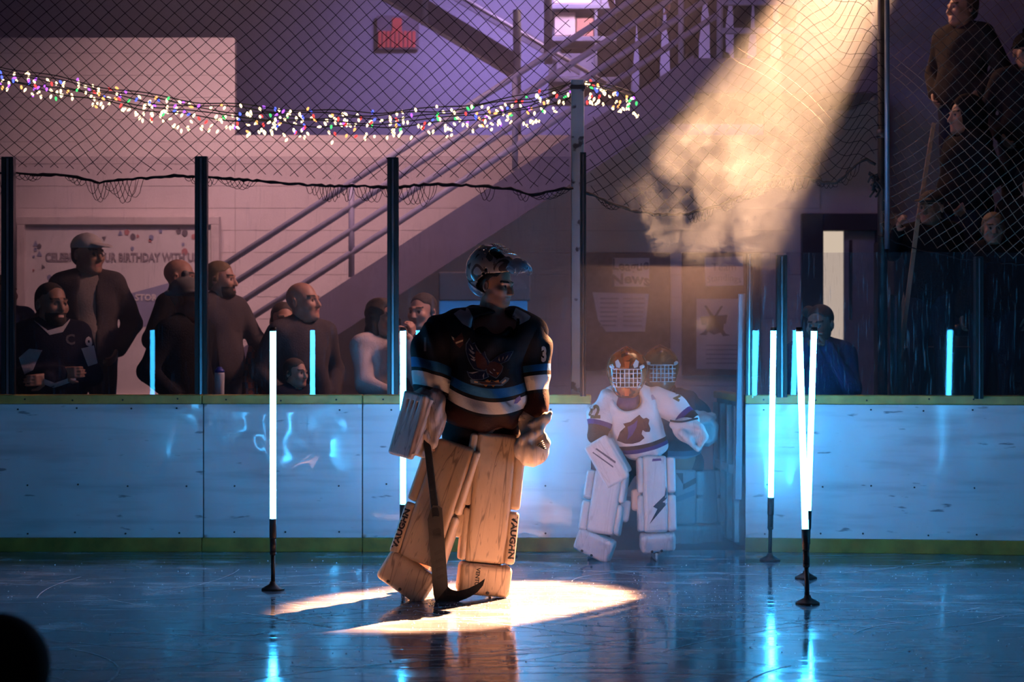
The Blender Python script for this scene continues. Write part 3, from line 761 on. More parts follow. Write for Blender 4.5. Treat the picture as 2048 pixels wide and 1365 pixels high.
def net(label, x0, x1, top, bottom, Y, cell=32.0, warp=None, depth=None, r=.0026, fringe=0, seed=1, rope=.010, mcord=None):
    """diamond mesh hung between rows top and bottom(x) at distance Y, px of the photograph as its measure"""
    rr = random.Random(seed); root = empty('safety_net', W((x0+x1)/2, bottom((x0+x1)/2), Y), label, 'net', 'safety nets above the glass')
    H = max(bottom(x) for x in np.linspace(x0, x1, 30))-top
    ph = [rr.uniform(0, 6) for _ in range(6)]
    def P(u, v):
        b = bottom(u); y = top+v/H*(b-top)
        dx = 2.2*math.sin(u*.021+v*.017+ph[0])+1.6*math.sin(v*.043+u*.008+ph[1]); dy = 2.0*math.sin(u*.017+ph[2]+v*.02)+1.3*math.sin(u*.05+ph[3])
        uu, vv = u+dx, y+dy*min(1, (b-y)/40)
        if warp: uu, vv = warp(uu, vv)
        D = Y+(depth(u, v) if depth else 0)+.02*math.sin(u*.013+v*.009+ph[4])
        return W(uu, vv, D)
    mb = MB(); n = 4; step = cell/2
    for sgn in (1, -1):
        k = x0-(H if sgn > 0 else 0)
        start = k
        c = start
        while c < x1+(H if sgn < 0 else 0):
            pts = []; v = 0
            while v <= H+.1:
                u = c+sgn*v
                if x0 <= u <= x1: pts.append(P(u, v))
                elif pts: break
                v += step
            if len(pts) > 1: mb.tube(pts, r, 3, cap=False, sm=False)
            c += cell
    mb.build('mesh_cords', mcord or M_net, root)
    pts = []; u = x0
    while u <= x1:
        p = P(u, H); p.z += rr.uniform(-.006, .006); pts.append(p); u += 9
    MB().tube(pts, [rope*rr.uniform(.7, 1.3) for _ in pts], 6).build('bottom_rope', M_rope, root)
    if fringe:
        fb = MB(); u = x0+20
        while u < x1-60:
            w = rr.uniform(14, 34); nl = int(rr.uniform(3, 9)); dp = rr.uniform(10, fringe)
            for i in range(nl):
                a = P(u, H); b = P(u+w, H); dd = dp*(.5+.5*math.sin(i/nl*PI)+rr.uniform(0, .3))*Y/F
                fb.tube([a.lerp(b, t)+Vector((rr.uniform(-.004, .004), rr.uniform(-.01, .01), -dd*4*t*(1-t))) for t in np.linspace(0, 1, 9)], r*.9, 3, cap=False, sm=False)
                u += rr.uniform(5, 11)
            u += rr.choice((6, 12, rr.uniform(30, 150)))
        tag(fb.build('loose_loops', M_net, root), kind='stuff')
    return root
NYd = BY+.10
net('wide safety net with a sagging bottom rope, left of the pale gate post', -60, 1148, -40,
    interp([(-60, 342), (0, 346), (60, 348), (150, 352), (195, 366), (250, 360), (350, 352), (400, 356), (440, 356), (560, 366), (640, 372), (720, 372), (786, 376), (860, 368), (960, 372), (1020, 378), (1062, 392), (1110, 380), (1148, 376)]),
    NYd, fringe=42, seed=2)
def wp(u, v):
    k = max(0, (u-1480)/280); b = math.sin((v-60)*.012)
    return u+k*18*b, v+k*k*26*math.sin(u*.05)-12*k
net('safety net over the gate opening, crossed by the light beam', 1172, 1758, -40,
    interp([(1172, 384), (1215, 404), (1260, 420), (1310, 430), (1380, 428), (1440, 412), (1470, 402), (1520, 372), (1560, 356), (1620, 366), (1690, 362), (1740, 350), (1758, 346)]), NYd, cell=30, warp=wp, fringe=26, seed=5)
net('safety net with orange light painted into its cords, in front of the dark crowd on the right', 1784, 2110, -40, interp([(1784, 470), (1850, 496), (1957, 520), (2048, 528), (2110, 530)]), BY+.1, cell=26,
    warp=lambda u, v: (u+.10*(v-200)*math.sin(v*.01), v), depth=lambda u, v: -.30*(u-1784)/260, seed=9, rope=.004, mcord=mat('lit_cord', (.26, .17, .13), .6))  # orange light on these cords is put into their colour
# knotted rope ends at the black pole
mb = MB(); rr = random.Random(12)
for i in range(9):
    a = W(1748, 352, BY+.08); pts = [a]; dx, dz = rr.uniform(-.03, .04), -.03
    for t in range(6): pts.append(pts[-1]+Vector((rr.uniform(-.03, .03), rr.uniform(-.02, .02), rr.uniform(-.045, .012))))
    mb.tube(pts, .008, 5)
tag(mb.build('rope_knot', M_rope, origin=W(1748, 352, BY+.08)), 'dark tangle of rope ends tied to the black pole', 'rope')

# ---- string lights
LY = BY+.28
sl_ = empty('string_lights', W(1155, 162, LY), 'garland of small coloured fairy lights sagging from the pale gate post', 'string lights')
M_wire = mat('light_wire', (.02, .03, .02), .6)
sag = interp([(-60, 118), (0, 132), (100, 152), (200, 172), (300, 190), (400, 204), (520, 214), (640, 222), (760, 224), (860, 218), (960, 206), (1060, 190), (1110, 174), (1150, 160), (1180, 164), (1230, 176), (1280, 190)])
rr = random.Random(21)
mw = MB()
for j in range(5):
    of = (0, 6, 14, 22, 30)[j]; k = rr.uniform(0, 6); sp = rr.uniform(.02, .04)
    pts = [W(x, sag(x)+of*min(1, max(0, (1300-x)/160))+3*math.sin(x*sp+k), LY+rr.uniform(-.03, .03)) for x in range(-60, 1281 if j < 3 else 1150, 14)]
    mw.tube(pts, .0042, 4, cap=False)
mw.build('wire', M_wire, sl_)
HUES = [('warm', (1.0, .72, .38), 3.6, 56), ('amber', (1.0, .40, .12), 2.2, 10), ('red', (1.0, .06, .06), 2.0, 11), ('violet', (.42, .10, 1.0), 2.2, 10), ('blue', (.08, .12, 1.0), 2.4, 9), ('green', (.08, 1.0, .22), 1.4, 8)]
BM = []
for nme, c, s_, w in HUES:
    me = MB().lathe((0, 0, 0), [(.001, .010), (.006, .007), (.009, -.002), (.008, -.012), (.004, -.020), (.001, -.023)], 8).mesh('bulb'); me.materials.append(glow('bulb_'+nme, c, s_, sample=False)); BM.append(me)
wts = [h[3] for h in HUES]; rest = {}
for i in range(470):
    x = rr.uniform(-50, 1275)
    if x > 1150: x = rr.uniform(1172, 1278)
    t = min(1, max(.12, (1330-x)/260)); spread = 62*t if x < 1150 else 46
    if x < 260: spread = 45
    y = sag(x)+rr.triangular(-8, spread, 14)
    if rr.random() < .25: y = sag(x)+spread*rr.uniform(.55, 1.0)
    p = W(x, y, LY+rr.uniform(-.05, .05)); k = rr.choices(range(6), wts)[0]
    if (y-sag(x)) > spread*.6 and rr.random() < .7: k = 0
    rot = Matrix.Rotation(rr.gauss(0, .55), 3, 'Y') @ Matrix.Rotation(rr.gauss(0, .5), 3, 'X')
    if i < 300:
        o = bpy.data.objects.new('bulb', BM[k]); COL.objects.link(o); o.parent = sl_; o.location = p-sl_.location; o.rotation_euler = rot.to_euler()
    else: rest.setdefault(k, []).append((p, rot))
for k, L_ in rest.items():
    mb = MB()
    for p, rot in L_:
        m0 = BM[k]; mb._add([rot @ v.co+p for v in m0.vertices], [list(f.vertices) for f in m0.polygons], True)
    tag(mb.build('bulb_cluster', BM[k].materials[0], sl_), kind='stuff')

# ---- light tubes on stands
M_tube = glow('tube_light', (.04, .45, 1.0), 54.0)
M_stand = mat('stand_black', (.014, .013, .014), .45)
TUBES = [('white-blue light tube on a black stand, alone left of the standing goalie', -1.41, 11.80, 0, 0),
         ('white-blue light tube on a black stand, half hidden by the goalie’s blocker', -.695, 12.76, 0, 0),
         ('white-blue light tube on a black stand, hidden behind the standing goalie', -.03, 13.50, 0, 0),
         ('white-blue light tube on the nearest black stand, leaning left across another on the right', 1.655, 11.20, -.045, 0),
         ('white-blue light tube leaning right, crossed by the nearest tube on the right', 1.812, 12.33, .049, 0),
         ('white-blue light tube nearest the gate on the right side', 1.712, 13.28, .024, 0),
         ('white-blue light tube that shows only as a reflection in the left glass', -2.80, 10.50, 0, 0),
         ('white-blue light tube that shows only as a reflection in the right boards', 2.99, 11.25, .03, 0)]
M_dim = glow('tube_light_dim', (.04, .45, 1.0), 20.0)
def tube_light(label, x, y, lx, ly):
    r = empty('tube_light', (x, y, 0), label, 'tube light', 'upright light tubes along the walkway')
    B = Vector((x, y, 0)); ax = Vector((lx, ly, 1.0)); at = lambda z: B+Vector((lx*z/1.5, ly*z/1.5, z))
    MB().lathe(B, [(.068, 0), (.068, .008), (.06, .013), (.022, .034), (.016, .05)], 24).build('base', M_stand, r)
    MB().tube([at(.02), at(.21)], .0125, 12).build('rod', M_stand, r)
    MB().tube([at(.205), at(.222)], [.017, .021], 14).build('joint', M_stand, r)
    MB().tube([at(.222), at(.30)], .0185, 14).build('lower_sleeve', M_stand, r)
    MB().tube([at(.30), at(.31), at(.42)], [.0185, .0215, .0215], 14).build('socket', M_stand, r)
    MB().tube([at(.42), at(1.528)], .0185, 16).build('glowing_tube', M_dim if 'left glass' in label else M_tube, r)
    MB().tube([at(1.526), at(1.55)], .0195, 16).build('end_cap', M_stand, r)
for t in TUBES: tube_light(*t)

# ================================================================== PEOPLE
def join_arr(parts):
    """[(V, Q, material index or array)] -> V, Q, mi"""
    Vs, Qs, Ms, b = [], [], [], 0
    for V, Q, m in parts:
        Vs.append(V); Qs.append(Q+b); b += len(V); Ms.append(np.full(len(Q), m, np.int32) if np.isscalar(m) else m)
    return np.concatenate(Vs), np.concatenate(Qs), np.concatenate(Ms)

def xf(V, R, t, s=1.0): return (np.asarray(V)*s) @ np.array(R.to_3x3()).T+np.array(t, float)

def head_arr(res=.006, jaw=1.0, nose=1.0, beard=0.0, neck=.17, brow=1):
    """head looking along -y, eyes at the origin's height; materials 0 skin 1 brow/beard 2 eye 3 lip"""
    s = SDF()
    s.ell((0, .015, .032), (.076, .097, .086), k=.02)
    s.ell((0, -.028, -.035), (.060*jaw, .064, .080), k=.035)
    s.ell((0, -.050, -.085), (.040*jaw, .034, .030), k=.03)
    for q in (-1, 1):
        s.cap((q*.052*jaw, .0, -.06), (q*.022*jaw, -.062, -.095), .018, .016, k=.03)
        s.ell((q*.040, -.066, -.026), (.024, .022, .022), k=.03)
        s.cap((q*.012, -.090, .020), (q*.046, -.078, .022), .0095, .008, k=.014)
    for q in (-1, 1): s.ell((q*.032, -.103, .001), (.020, .020, .0125), k=.012, op='s')
    for q in (-1, 1): s.ell((q*.032, -.0765, 0), .0135, k=.003)
    s.chain([(0, -.090, .012), (0, -.103*nose, -.018), (0, -.112*nose, -.034)], [.008, .0095, .0125], k=.014)
    for q in (-1, 1): s.ell((q*.012, -.099, -.038), (.0085, .010, .008), k=.008)
    s.cap((-.019, -.086, -.063), (.019, -.086, -.063), .0075, .0075, k=.008); s.cap((-.015, -.086, -.074), (.015, -.086, -.074), .0075, .0075, k=.006)
    s.cap((-.024, -.096, -.0685), (.024, -.096, -.0685), .0022, .0022, k=.003, op='s')
    s.ell((0, -.078, -.099), (.018, .016, .014), k=.02)
    if beard: s.ell((0, -.066, -.088), (.044, .036, .032), k=.015)
    for q in (-1, 1):
        s.ell((q*.081, .014, -.006), (.011, .020, .031), Matrix.Rotation(q*.25, 3, 'Z'), k=.008)
        s.ell((q*.090, .006, -.006), (.007, .010, .018), k=.005, op='s')
    s.cap((0, .022, -.07), (0, .040, -.07-neck), .054, .060, k=.03)
    V, Q = s.arr(res); c = V[Q].mean(1); mi = np.zeros(len(Q), np.int32)
    x = np.abs(c[:, 0])
    if brow: mi[(np.abs(c[:, 2]-.027) < .0055) & (x > .012) & (x < .052) & (c[:, 1] < -.06)] = 1
    mi[((x-.032)**2+c[:, 2]**2 < .010**2) & (c[:, 1] < -.080)] = 2
    mi[(x < .021) & (np.abs(c[:, 2]+.0685) < .010) & (c[:, 1] < -.086)] = 3
    if beard:
        bz = (c[:, 2] < -.052) & (c[:, 2] > -.13) & (c[:, 1] < -.030) & ~((x < .018) & (np.abs(c[:, 2]+.0685) < .008))
        mi[bz] = 1
    return V, Q, mi

def hand_arr(wrist, d, palm_n, size=1.0, curl=.5, thumb=1, res=.006):
    """open or curled hand: wrist point, direction d of the fingers, palm_n the way the palm faces"""
    s = SDF(); D = Vector(d).normalized(); N_ = Vector(palm_n); N_ = (N_-D*N_.dot(D)).normalized(); X = D.cross(N_)*thumb
    w = Vector(wrist); P = lambda a, b, c: w+(D*a+X*b+N_*c)*size
    R = Matrix((X, N_, D)).transposed()
    s.box(P(.045, 0, 0), (.040*size, .014*size, .046*size), R, rd=.013*size, k=.01)
    s.cap(P(-.03, 0, 0), P(.01, 0, 0), .026*size, .027*size, k=.02)
    for i, (b, L_) in enumerate(((-.030, .066), (-.010, .078), (.010, .072), (.029, .056))):
        a0 = P(.082, b, 0); t1 = curl*.7; t2 = curl*1.6; t3 = curl*2.4
        p1 = a0+(D*math.cos(t1)+N_*math.sin(t1))*L_*.45*size; p2 = p1+(D*math.cos(t2)+N_*math.sin(t2))*L_*.32*size; p3 = p2+(D*math.cos(t3)+N_*math.sin(t3))*L_*.25*size
        s.chain([a0, p1, p2, p3], [.0095*size, .009*size, .008*size, .007*size], k=.004)
    t0 = P(.015, -.034, .004); t1 = P(.045, -.062, .014+.02*curl); t2 = P(.075, -.066, .022+.04*curl)
    s.chain([t0, t1, t2], [.014*size, .011*size, .009*size], k=.008)
    return s.arr(res)

SK = lambda n, c: mat(n, c, .5, var=.10, scale=18, spec=.4)
M_skin = SK('skin', (.42, .22, .155)); M_skin2 = SK('skin_tan', (.34, .18, .12)); M_brow = mat('brow_hair', (.035, .022, .016), .7, bump=.6, bscale=300)
M_eye = mat('eye', (.05, .04, .04), .15); M_lip = mat('lip', (.34, .13, .11), .45)
BODY = [M_skin, M_brow, M_eye, M_lip]

def C(n, c, rough=.9, **k): return mat(n, c, rough, var=.14, bump=.35, bscale=90, spec=.15, **k)
def fold(amp, fx=9, fz=14, ph=0.0):
    return lambda x, y, z: amp*np.sin(fz*z+3.1*np.sin(fx*x+ph)+2*y*6+ph)+amp*.6*np.sin(fx*2.3*x-fz*.7*z+ph*2)

def hair_sdf(style):
    s = SDF()
    if style == 'short':
        s.ell((0, .020, .038), (.082, .102, .089), k=.01); s.cap((-.074, .0, .0), (-.074, .05, -.02), .014, .012, k=.03); s.cap((.074, .0, .0), (.074, .05, -.02), .014, .012, k=.03)
        s.ell((0, .06, -.03), (.062, .05, .05), k=.03); s.plane((0, -.058, .052), (0, -1, -.42), k=.01); s.box((0, -.10, -.04), (.2, .086, .09), rd=.02, k=.01, op='s')
    elif style == 'buzz':
        s.ell((0, .018, .036), (.078, .099, .086), k=.01); s.ell((0, .06, -.02), (.062, .045, .05), k=.03); s.plane((0, -.050, .060), (0, -1, -.35), k=.006); s.box((0, -.10, -.04), (.2, .095, .085), rd=.02, k=.01, op='s')
    elif style == 'long':
        s.ell((0, .022, .038), (.086, .106, .090), k=.01); s.ell((0, .055, -.10), (.092, .06, .17), k=.04)
        for q in (-1, 1): s.cap((q*.080, .015, 0), (q*.088, .0, -.20), .022, .030, k=.03)
        s.box((0, -.125, -.06), (.072, .075, .13), rd=.03, k=.01, op='s'); s.disp = lambda x, y, z: .0025*np.sin(90*x+8*np.sin(14*z))
    elif style == 'bun':
        s.ell((0, .020, .038), (.083, .102, .088), k=.01); s.ell((0, .06, -.03), (.062, .05, .05), k=.03); s.plane((0, -.058, .052), (0, -1, -.42), k=.01)
        s.box((0, -.10, -.04), (.2, .086, .09), rd=.02, k=.01, op='s'); s.ell((-.085, .03, .075), .042, k=.01)
    elif style == 'cap':
        s.ell((0, .012, .050), (.086, .106, .080), k=.01); s.box((0, .01, -.02), (.2, .2, .058), rd=.01, k=.004, op='s')
        s.ell((0, -.125, .052), (.066, .062, .010), Matrix.Rotation(.18, 3, 'X'), k=.008); s.ell((0, .01, .131), (.008, .008, .006), k=.004)
    elif style == 'beanie':
        s.ell((0, .014, .050), (.088, .108, .088), k=.01); s.box((0, .01, -.03), (.2, .2, .060), rd=.01, k=.004, op='s'); s.box((0, .014, .038), (.089, .108, .016), rd=.016, k=.01)
        s.ell((0, .02, .15), .024, k=.004)
    elif style == 'hood':
        s.ell((0, .025, .020), (.105, .125, .125), k=.01); s.cap((0, .06, -.06), (0, .08, -.16), .09, .11, k=.05)
        s.ell((0, -.10, -.01), (.070, .075, .095), k=.02, op='s'); s.disp = fold(.003, 20, 30)
    return s

ARMS = {  # elbow, wrist, palm facing, per side (x mirrored)
    'down': ((.255, .03, 1.13), (.265, -.05, .89)), 'pocket': ((.30, .07, 1.15), (.20, -.08, .97)), 'crossed': ((.265, -.05, 1.13), (-.06, -.235, 1.15)),
    'phone': ((.24, -.16, 1.16), (.09, -.31, 1.43)), 'rail': ((.26, -.13, 1.14), (.19, -.36, 1.07)), 'chin': ((.24, -.16, 1.15), (.06, -.20, 1.46)), 'up': ((.30, -.14, 1.26), (.26, -.30, 1.44))}

def person(label, px, py_top, Y, H, rz, clothes, pose=('down', 'down'), hair='short', hair_m=None, skin=None, head_yaw=0.0, head_pitch=0.0, bulk=1.0, trousers=None,
           res=.018, hands=True, beard=0.0, jaw=1.0, foot_z=None, name='person', extra=None, group=None, open_front=None, hscale=1.13):
    """standing figure whose head top shows at (px, py_top); faces the rink and is turned by rz"""
    top = W(px, py_top, Y)
    if H is None: H = top.z-foot_z
    sc = H/1.75; base = Vector((top.x, Y, top.z-H)) if foot_z is None else Vector((top.x, Y, foot_z))
    root = empty(name, base, label, 'person', group, rz=rz)
    b = bulk; S_ = lambda p: tuple(v*sc for v in p)
    def torso(s, e, hip=True):
        s.ell(S_((0, .0, 1.27)), ((.175*b+e)*sc, (.112*b+e)*sc, (.22+e)*sc), k=.05); s.ell(S_((0, -.015*b, 1.06)), ((.158*b+e)*sc, (.125*b+e)*sc, (.17+e)*sc), k=.06)
        s.cap(S_((-.135, .005, 1.405)), S_((.135, .005, 1.405)), (.072+e)*sc, (.072+e)*sc, k=.05)
        s.cap(S_((-.03, .015, 1.47)), S_((-.15, .01, 1.42)), (.045+e)*sc, (.055+e)*sc, k=.04); s.cap(S_((.03, .015, 1.47)), S_((.15, .01, 1.42)), (.045+e)*sc, (.055+e)*sc, k=.04)
        if hip: s.ell(S_((0, 0, .95)), ((.162*b+e)*sc, (.125*b+e)*sc, (.13+e)*sc), k=.06)
    arms = []
    for q, ps in ((-1, pose[0]), (1, pose[1])):
        if ps is None: continue
        E, Wr = ARMS[ps]; arms.append((q, (q*.185, .01, 1.41), (q*E[0], E[1], E[2]), (q*Wr[0], Wr[1]-(.03 if ps == 'crossed' and q > 0 else 0), Wr[2]-(.04 if ps == 'crossed' and q > 0 else 0)), ps))
    def armcaps(s, e, cut=1.0):
        for q, sh_, el_, wr_, ps in arms:
            w2 = tuple(el_[i]+(wr_[i]-el_[i])*cut for i in range(3))
            s.chain([S_(sh_), S_(el_), S_(w2)], [(.060+e)*sc, (.047+e)*sc, (.037+e*.8)*sc], k=.03)
    def legs(s, e):
        for q in (-1, 1):
            s.chain([S_((q*.090, 0, .90)), S_((q*.105, -.015, .48)), S_((q*.11, .02, .08))], [(.085*b+e)*sc, (.060+e)*sc, (.045+e)*sc], k=.03)
    s = SDF(); torso(s, 0); armcaps(s, 0); legs(s, 0)
    for q in (-1, 1): s.cap(S_((q*.115, .04, .045)), S_((q*.135, -.13, .035)), .042*sc, .036*sc, k=.03)
    s.cap(S_((0, .02, 1.42)), S_((0, .005, 1.55)), .058*sc, .055*sc, k=.03)
    parts = [(*s.arr(.022), 0)]
    V, Q, mi = head_arr(.0065, jaw=jaw, beard=beard)
    hR = Matrix.Rotation(head_yaw, 3, 'Z') @ Matrix.Rotation(head_pitch, 3, 'X'); hc = Vector(S_((0, -.012, 1.75-.118*hscale)))
    parts.append((xf(V, hR, hc, sc*hscale), Q, mi))
    if hands:
        for q, sh_, el_, wr_, ps in arms:
            d = Vector(wr_)-Vector(el_); pn = Vector((-q, 0, 0)) if ps in ('down', 'pocket', 'phone', 'chin', 'up') else Vector((0, 1, 0))
            if ps == 'phone': d = Vector((0, -.3, 1))
            if ps == 'rail': d = Vector((0, -1, -.2)); pn = Vector((0, 0, -1))
            V, Q = hand_arr(S_(wr_), d, pn, sc, .55 if ps != 'phone' else .8, -q, .0075); parts.append((V, Q, 0))
    V, Q, mi = join_arr(parts); me = mesh_np('body', V, Q)
    for m in [skin or M_skin]+BODY[1:]: me.materials.append(m)
    me.polygons.foreach_set('material_index', mi); link('body', me, None, root)
    s = SDF(); torso(s, .020, True); armcaps(s, .020, .96); s.disp = fold(.0035*sc, 9, 16, px)
    if open_front: s.box(S_((0, -.2, 1.20)), (.05*sc, .16*sc, .30*sc), rd=.03, k=.02, op='s')
    s.cap(S_((0, .03, 1.46)), S_((0, .01, 1.505)), .075*sc, .070*sc, k=.02); s.cap(S_((0, -.02, 1.49)), S_((0, -.03, 1.62)), .062*sc, .062*sc, k=.01, op='s')
    jm = s.mesh('jacket', res); jk = link('jacket', jm, clothes, root)
    if open_front:
        s = SDF(); torso(s, .010, True); s.disp = fold(.002); link('shirt', s.mesh('shirt', res), open_front, root)
    s = SDF(); s.ell(S_((0, 0, .94)), ((.165*b+.012)*sc, (.128*b+.012)*sc, .14*sc), k=.05); legs(s, .016); s.disp = fold(.003, 14, 20)
    link('trousers', s.mesh('trousers', .022), trousers or M_jeans, root)
    for q in (-1, 1):
        s = SDF(); s.cap(S_((q*.115, .05, .055)), S_((q*.138, -.14, .045)), .055*sc, .046*sc, k=.03); s.plane((0, 0, 0), (0, 0, -1)); link('shoe', s.mesh('shoe', .016), M_black, root)
    if hair and hair != 'bald':
        hs = hair_sdf(hair); V, Q = hs.arr(.007); me = mesh_np(hair, xf(V, hR, hc, sc*hscale), Q)
        link({'cap': 'cap', 'beanie': 'beanie', 'hood': 'hood'}.get(hair, 'hair'), me, hair_m or M_brow, root)
        if hair == 'cap':
            V, Q = hair_sdf('buzz').arr(.009); link('hair', mesh_np('hair', xf(V, hR, hc, sc*hscale), Q), M_brow, root)
    return root, jm, hc, hR, sc
M_jeans = C('dark_denim', (.025, .028, .045)); M_greyt = C('grey_trousers', (.05, .045, .05))

# ------------------------------------------------------------------ goalie gear
def frameR(top, bot, yaw=0.0, roll=0.0):
    z = (Vector(top)-Vector(bot)).normalized(); y = Vector((0, 1, 0)); y = (y-z*y.dot(z)).normalized(); x = y.cross(z)
    R = Matrix((x, y, z)).transposed(); return R @ Matrix.Rotation(yaw, 3, 'Z')

def place(name, me, m, parent, loc, R):
    o = link(name, me, m, parent); o.location = Vector(loc)-world_loc(parent); o.rotation_euler = R.to_euler(); return o

def pad_mat(name, base, streak=(.10, .06, .05), amount=.8):
    m = mat(name, base, .48, var=.16, scale=5, bump=.25, bscale=30, stretch=(1, 1, .25)); nt = m.node_tree; N = nt.nodes; L = nt.links; b = N['Principled BSDF']
    tc = N.new('ShaderNodeTexCoord'); outs = []
    for sc, st, lo, hi, am, line in ((9, (1, .3, .06), .002, .007, .75, True), (15, (1, .3, .07), .002, .006, .65, True), (70, (1, 1, .16), .62, .74, .6, False), (7, (1, 1, .5), .54, .80, .35, False)):
        mp = N.new('ShaderNodeMapping'); mp.inputs['Scale'].default_value = st; L.new(tc.outputs['Object'], mp.inputs[0])
        n = N.new('ShaderNodeTexNoise'); n.inputs['Scale'].default_value = sc; n.inputs['Detail'].default_value = 2; L.new(mp.outputs[0], n.inputs['Vector']); src = n.outputs[0]
        if line:                                              # thin cracks along a contour of the noise
            d = N.new('ShaderNodeMath'); d.operation = 'SUBTRACT'; d.inputs[1].default_value = .5; L.new(src, d.inputs[0]); e = N.new('ShaderNodeMath'); e.operation = 'ABSOLUTE'; L.new(d.outputs[0], e.inputs[0]); src = e.outputs[0]
        r = N.new('ShaderNodeMapRange'); r.inputs[1].default_value = lo; r.inputs[2].default_value = hi
        r.inputs[3].default_value = amount*am if line else 0; r.inputs[4].default_value = 0 if line else amount*am; L.new(src, r.inputs[0]); outs.append(r.outputs[0])
    while len(outs) > 2:
        a = N.new('ShaderNodeMath'); a.operation = 'MAXIMUM'; L.new(outs.pop(), a.inputs[0]); L.new(outs.pop(), a.inputs[1]); outs.insert(0, a.outputs[0])
    outs = [outs[0], outs[1], outs[0]]
    a = N.new('ShaderNodeMath'); a.operation = 'MAXIMUM'; L.new(outs[0], a.inputs[0]); L.new(outs[1], a.inputs[1])
    a2 = N.new('ShaderNodeMath'); a2.operation = 'MAXIMUM'; L.new(a.outputs[0], a2.inputs[0]); L.new(outs[2], a2.inputs[1])
    mx0 = [q for q in N if q.type == 'MIX'][0]; c = N.new('ShaderNodeMix'); c.data_type = 'RGBA'; L.new(a2.outputs[0], c.inputs[0]); L.new(mx0.outputs[2], c.inputs[6]); c.inputs[7].default_value = (*streak, 1)
    L.new(c.outputs[2], b.inputs['Base Color']); return m

def leg_pad(parent, top, bot, yaw, w, t, outer, m, m_roll, m_dark, toe=.17, toe_tilt=.35, toe_yaw=0.0, text=None, text_m=None, knee=.0, label=None, marks=None, toe_drop=0.0, res=.008):
    """goalie leg pad: flat face, two side rolls split at the knee, boot piece, knee wing, calf wrap. outer: +1 outer side to the right"""
    top = Vector(top); bot = Vector(bot); L_ = (top-bot).length; R = frameR(top, bot, yaw); c = (top+bot)/2
    bend = lambda a, b, d: (a, b-.22*np.maximum(np.abs(d)-.05, 0)**2*(1.0), d)
    s = SDF(); s.box((-outer*.012, 0, 0), (w/2-.036, t/2, L_/2), None, rd=.024, warp=bend)
    for i in (-1, 0, 1): s.cap((i*w*.17, -t/2-.004, -L_*.46), (i*w*.15+.006, -t/2-.004, L_*.44), .0045, k=.003, op='s')
    pad = place('leg_pad', s.mesh('leg_pad', res), m, parent, c, R)
    if label: pad['label'] = label
    for q in (-1, 1):
        for z0, z1 in ((-L_/2+.005, knee-.006), (knee+.006, L_/2-.01)):
            s = SDF(); s.box((q*(w/2-(.022 if q == outer else .010)), .012 if q == outer else .022, (z0+z1)/2), (.030 if q == outer else .020, t/2+.006, (z1-z0)/2), None, rd=.018)
            link('outer_roll' if q == outer else 'inner_roll', s.mesh('roll', res), m_roll, pad)
    s = SDF(); Rt = Matrix.Rotation(toe_yaw, 3, 'Y') @ Matrix.Rotation(toe_tilt, 3, 'X')
    tc_ = Vector((0, 0, -L_/2-.004)); ctr = tc_+Rt @ Vector((0, .01, -toe/2))
    s.box(ctr, (w/2, t/2+.012, toe/2), Rt, rd=.030); s.box(ctr+Rt @ Vector((0, .06, -.01)), (w/2-.03, .07, toe/2-.02), Rt, rd=.03, k=.03)
    for i in (-1, 0, 1): s.cap(ctr+Rt @ Vector((i*w*.16, -t/2-.016, -toe/2)), ctr+Rt @ Vector((i*w*.16+.01, -t/2-.016, toe/2)), .005, k=.004, op='s')
    link('boot_piece', s.mesh('boot_piece', res), m, pad)
    for i in (-.06, .02):
        MB().tube([ctr+Rt @ Vector((i*w/.29, -t/2-.006, -toe/2+.022)), ctr+Rt @ Vector((i*w/.29, -t/2-.016, -toe/2+.022))], .009, 10).build('lace_eyelet', m_dark, None).parent = pad
    s = SDF(); s.box((-outer*(w/2-.01), .085, knee-.035), (.045, .06, .075), Matrix.Rotation(-outer*.35, 3, 'Z'), rd=.025); link('knee_wing', s.mesh('knee_wing', res), m_roll, pad)
    s = SDF(); s.box((0, .115, -L_*.22), (w/2-.05, .075, L_*.24), None, rd=.05); link('calf_wrap', s.mesh('calf_wrap', .012), m_roll, pad)
    for z in (-L_*.34, -L_*.12, knee+.02):
        mb = MB(); pts = [Vector((w/2*.86*math.cos(a), .07+.15*math.sin(a), z)) for a in np.linspace(-.2, PI+.2, 12)]; mb.tube(pts, .010, 6); o = mb.build('strap', m_dark, None); o.parent = pad
    if text:
        z0 = -L_/2+.035; ln = L_*.33
        V, Fc = text2d(text, .046, .0022); xs = [v[0] for v in V]; k = ln/(max(xs)-min(xs))
        P = []
        for x, y in V: P.append((outer*(w/2-.022)+outer*y*.92, 0, z0+ln/2-outer*x*k))
        bv = bvh_of([c_ for c_ in pad.children if c_.name.startswith('outer_roll')][0].data)
        decal('lettering', None, lambda x, y: Vector((outer*(w/2-.022)+outer*y, 0, z0+ln/2-outer*x*k)), (0, 1, 0), bv, text_m, pad, lift=.002, maxlen=.05, mesh2d=(V, Fc), org=Vector((0, 0, 0)))
    if marks:
        bv = bvh_of(pad.data)
        for poly, mm in marks: decal('printed_mark', [poly], lambda x, y: Vector((x, 0, y)), (0, 1, 0), bv, mm, pad, lift=.002, org=Vector((0, 0, 0)))
    return pad

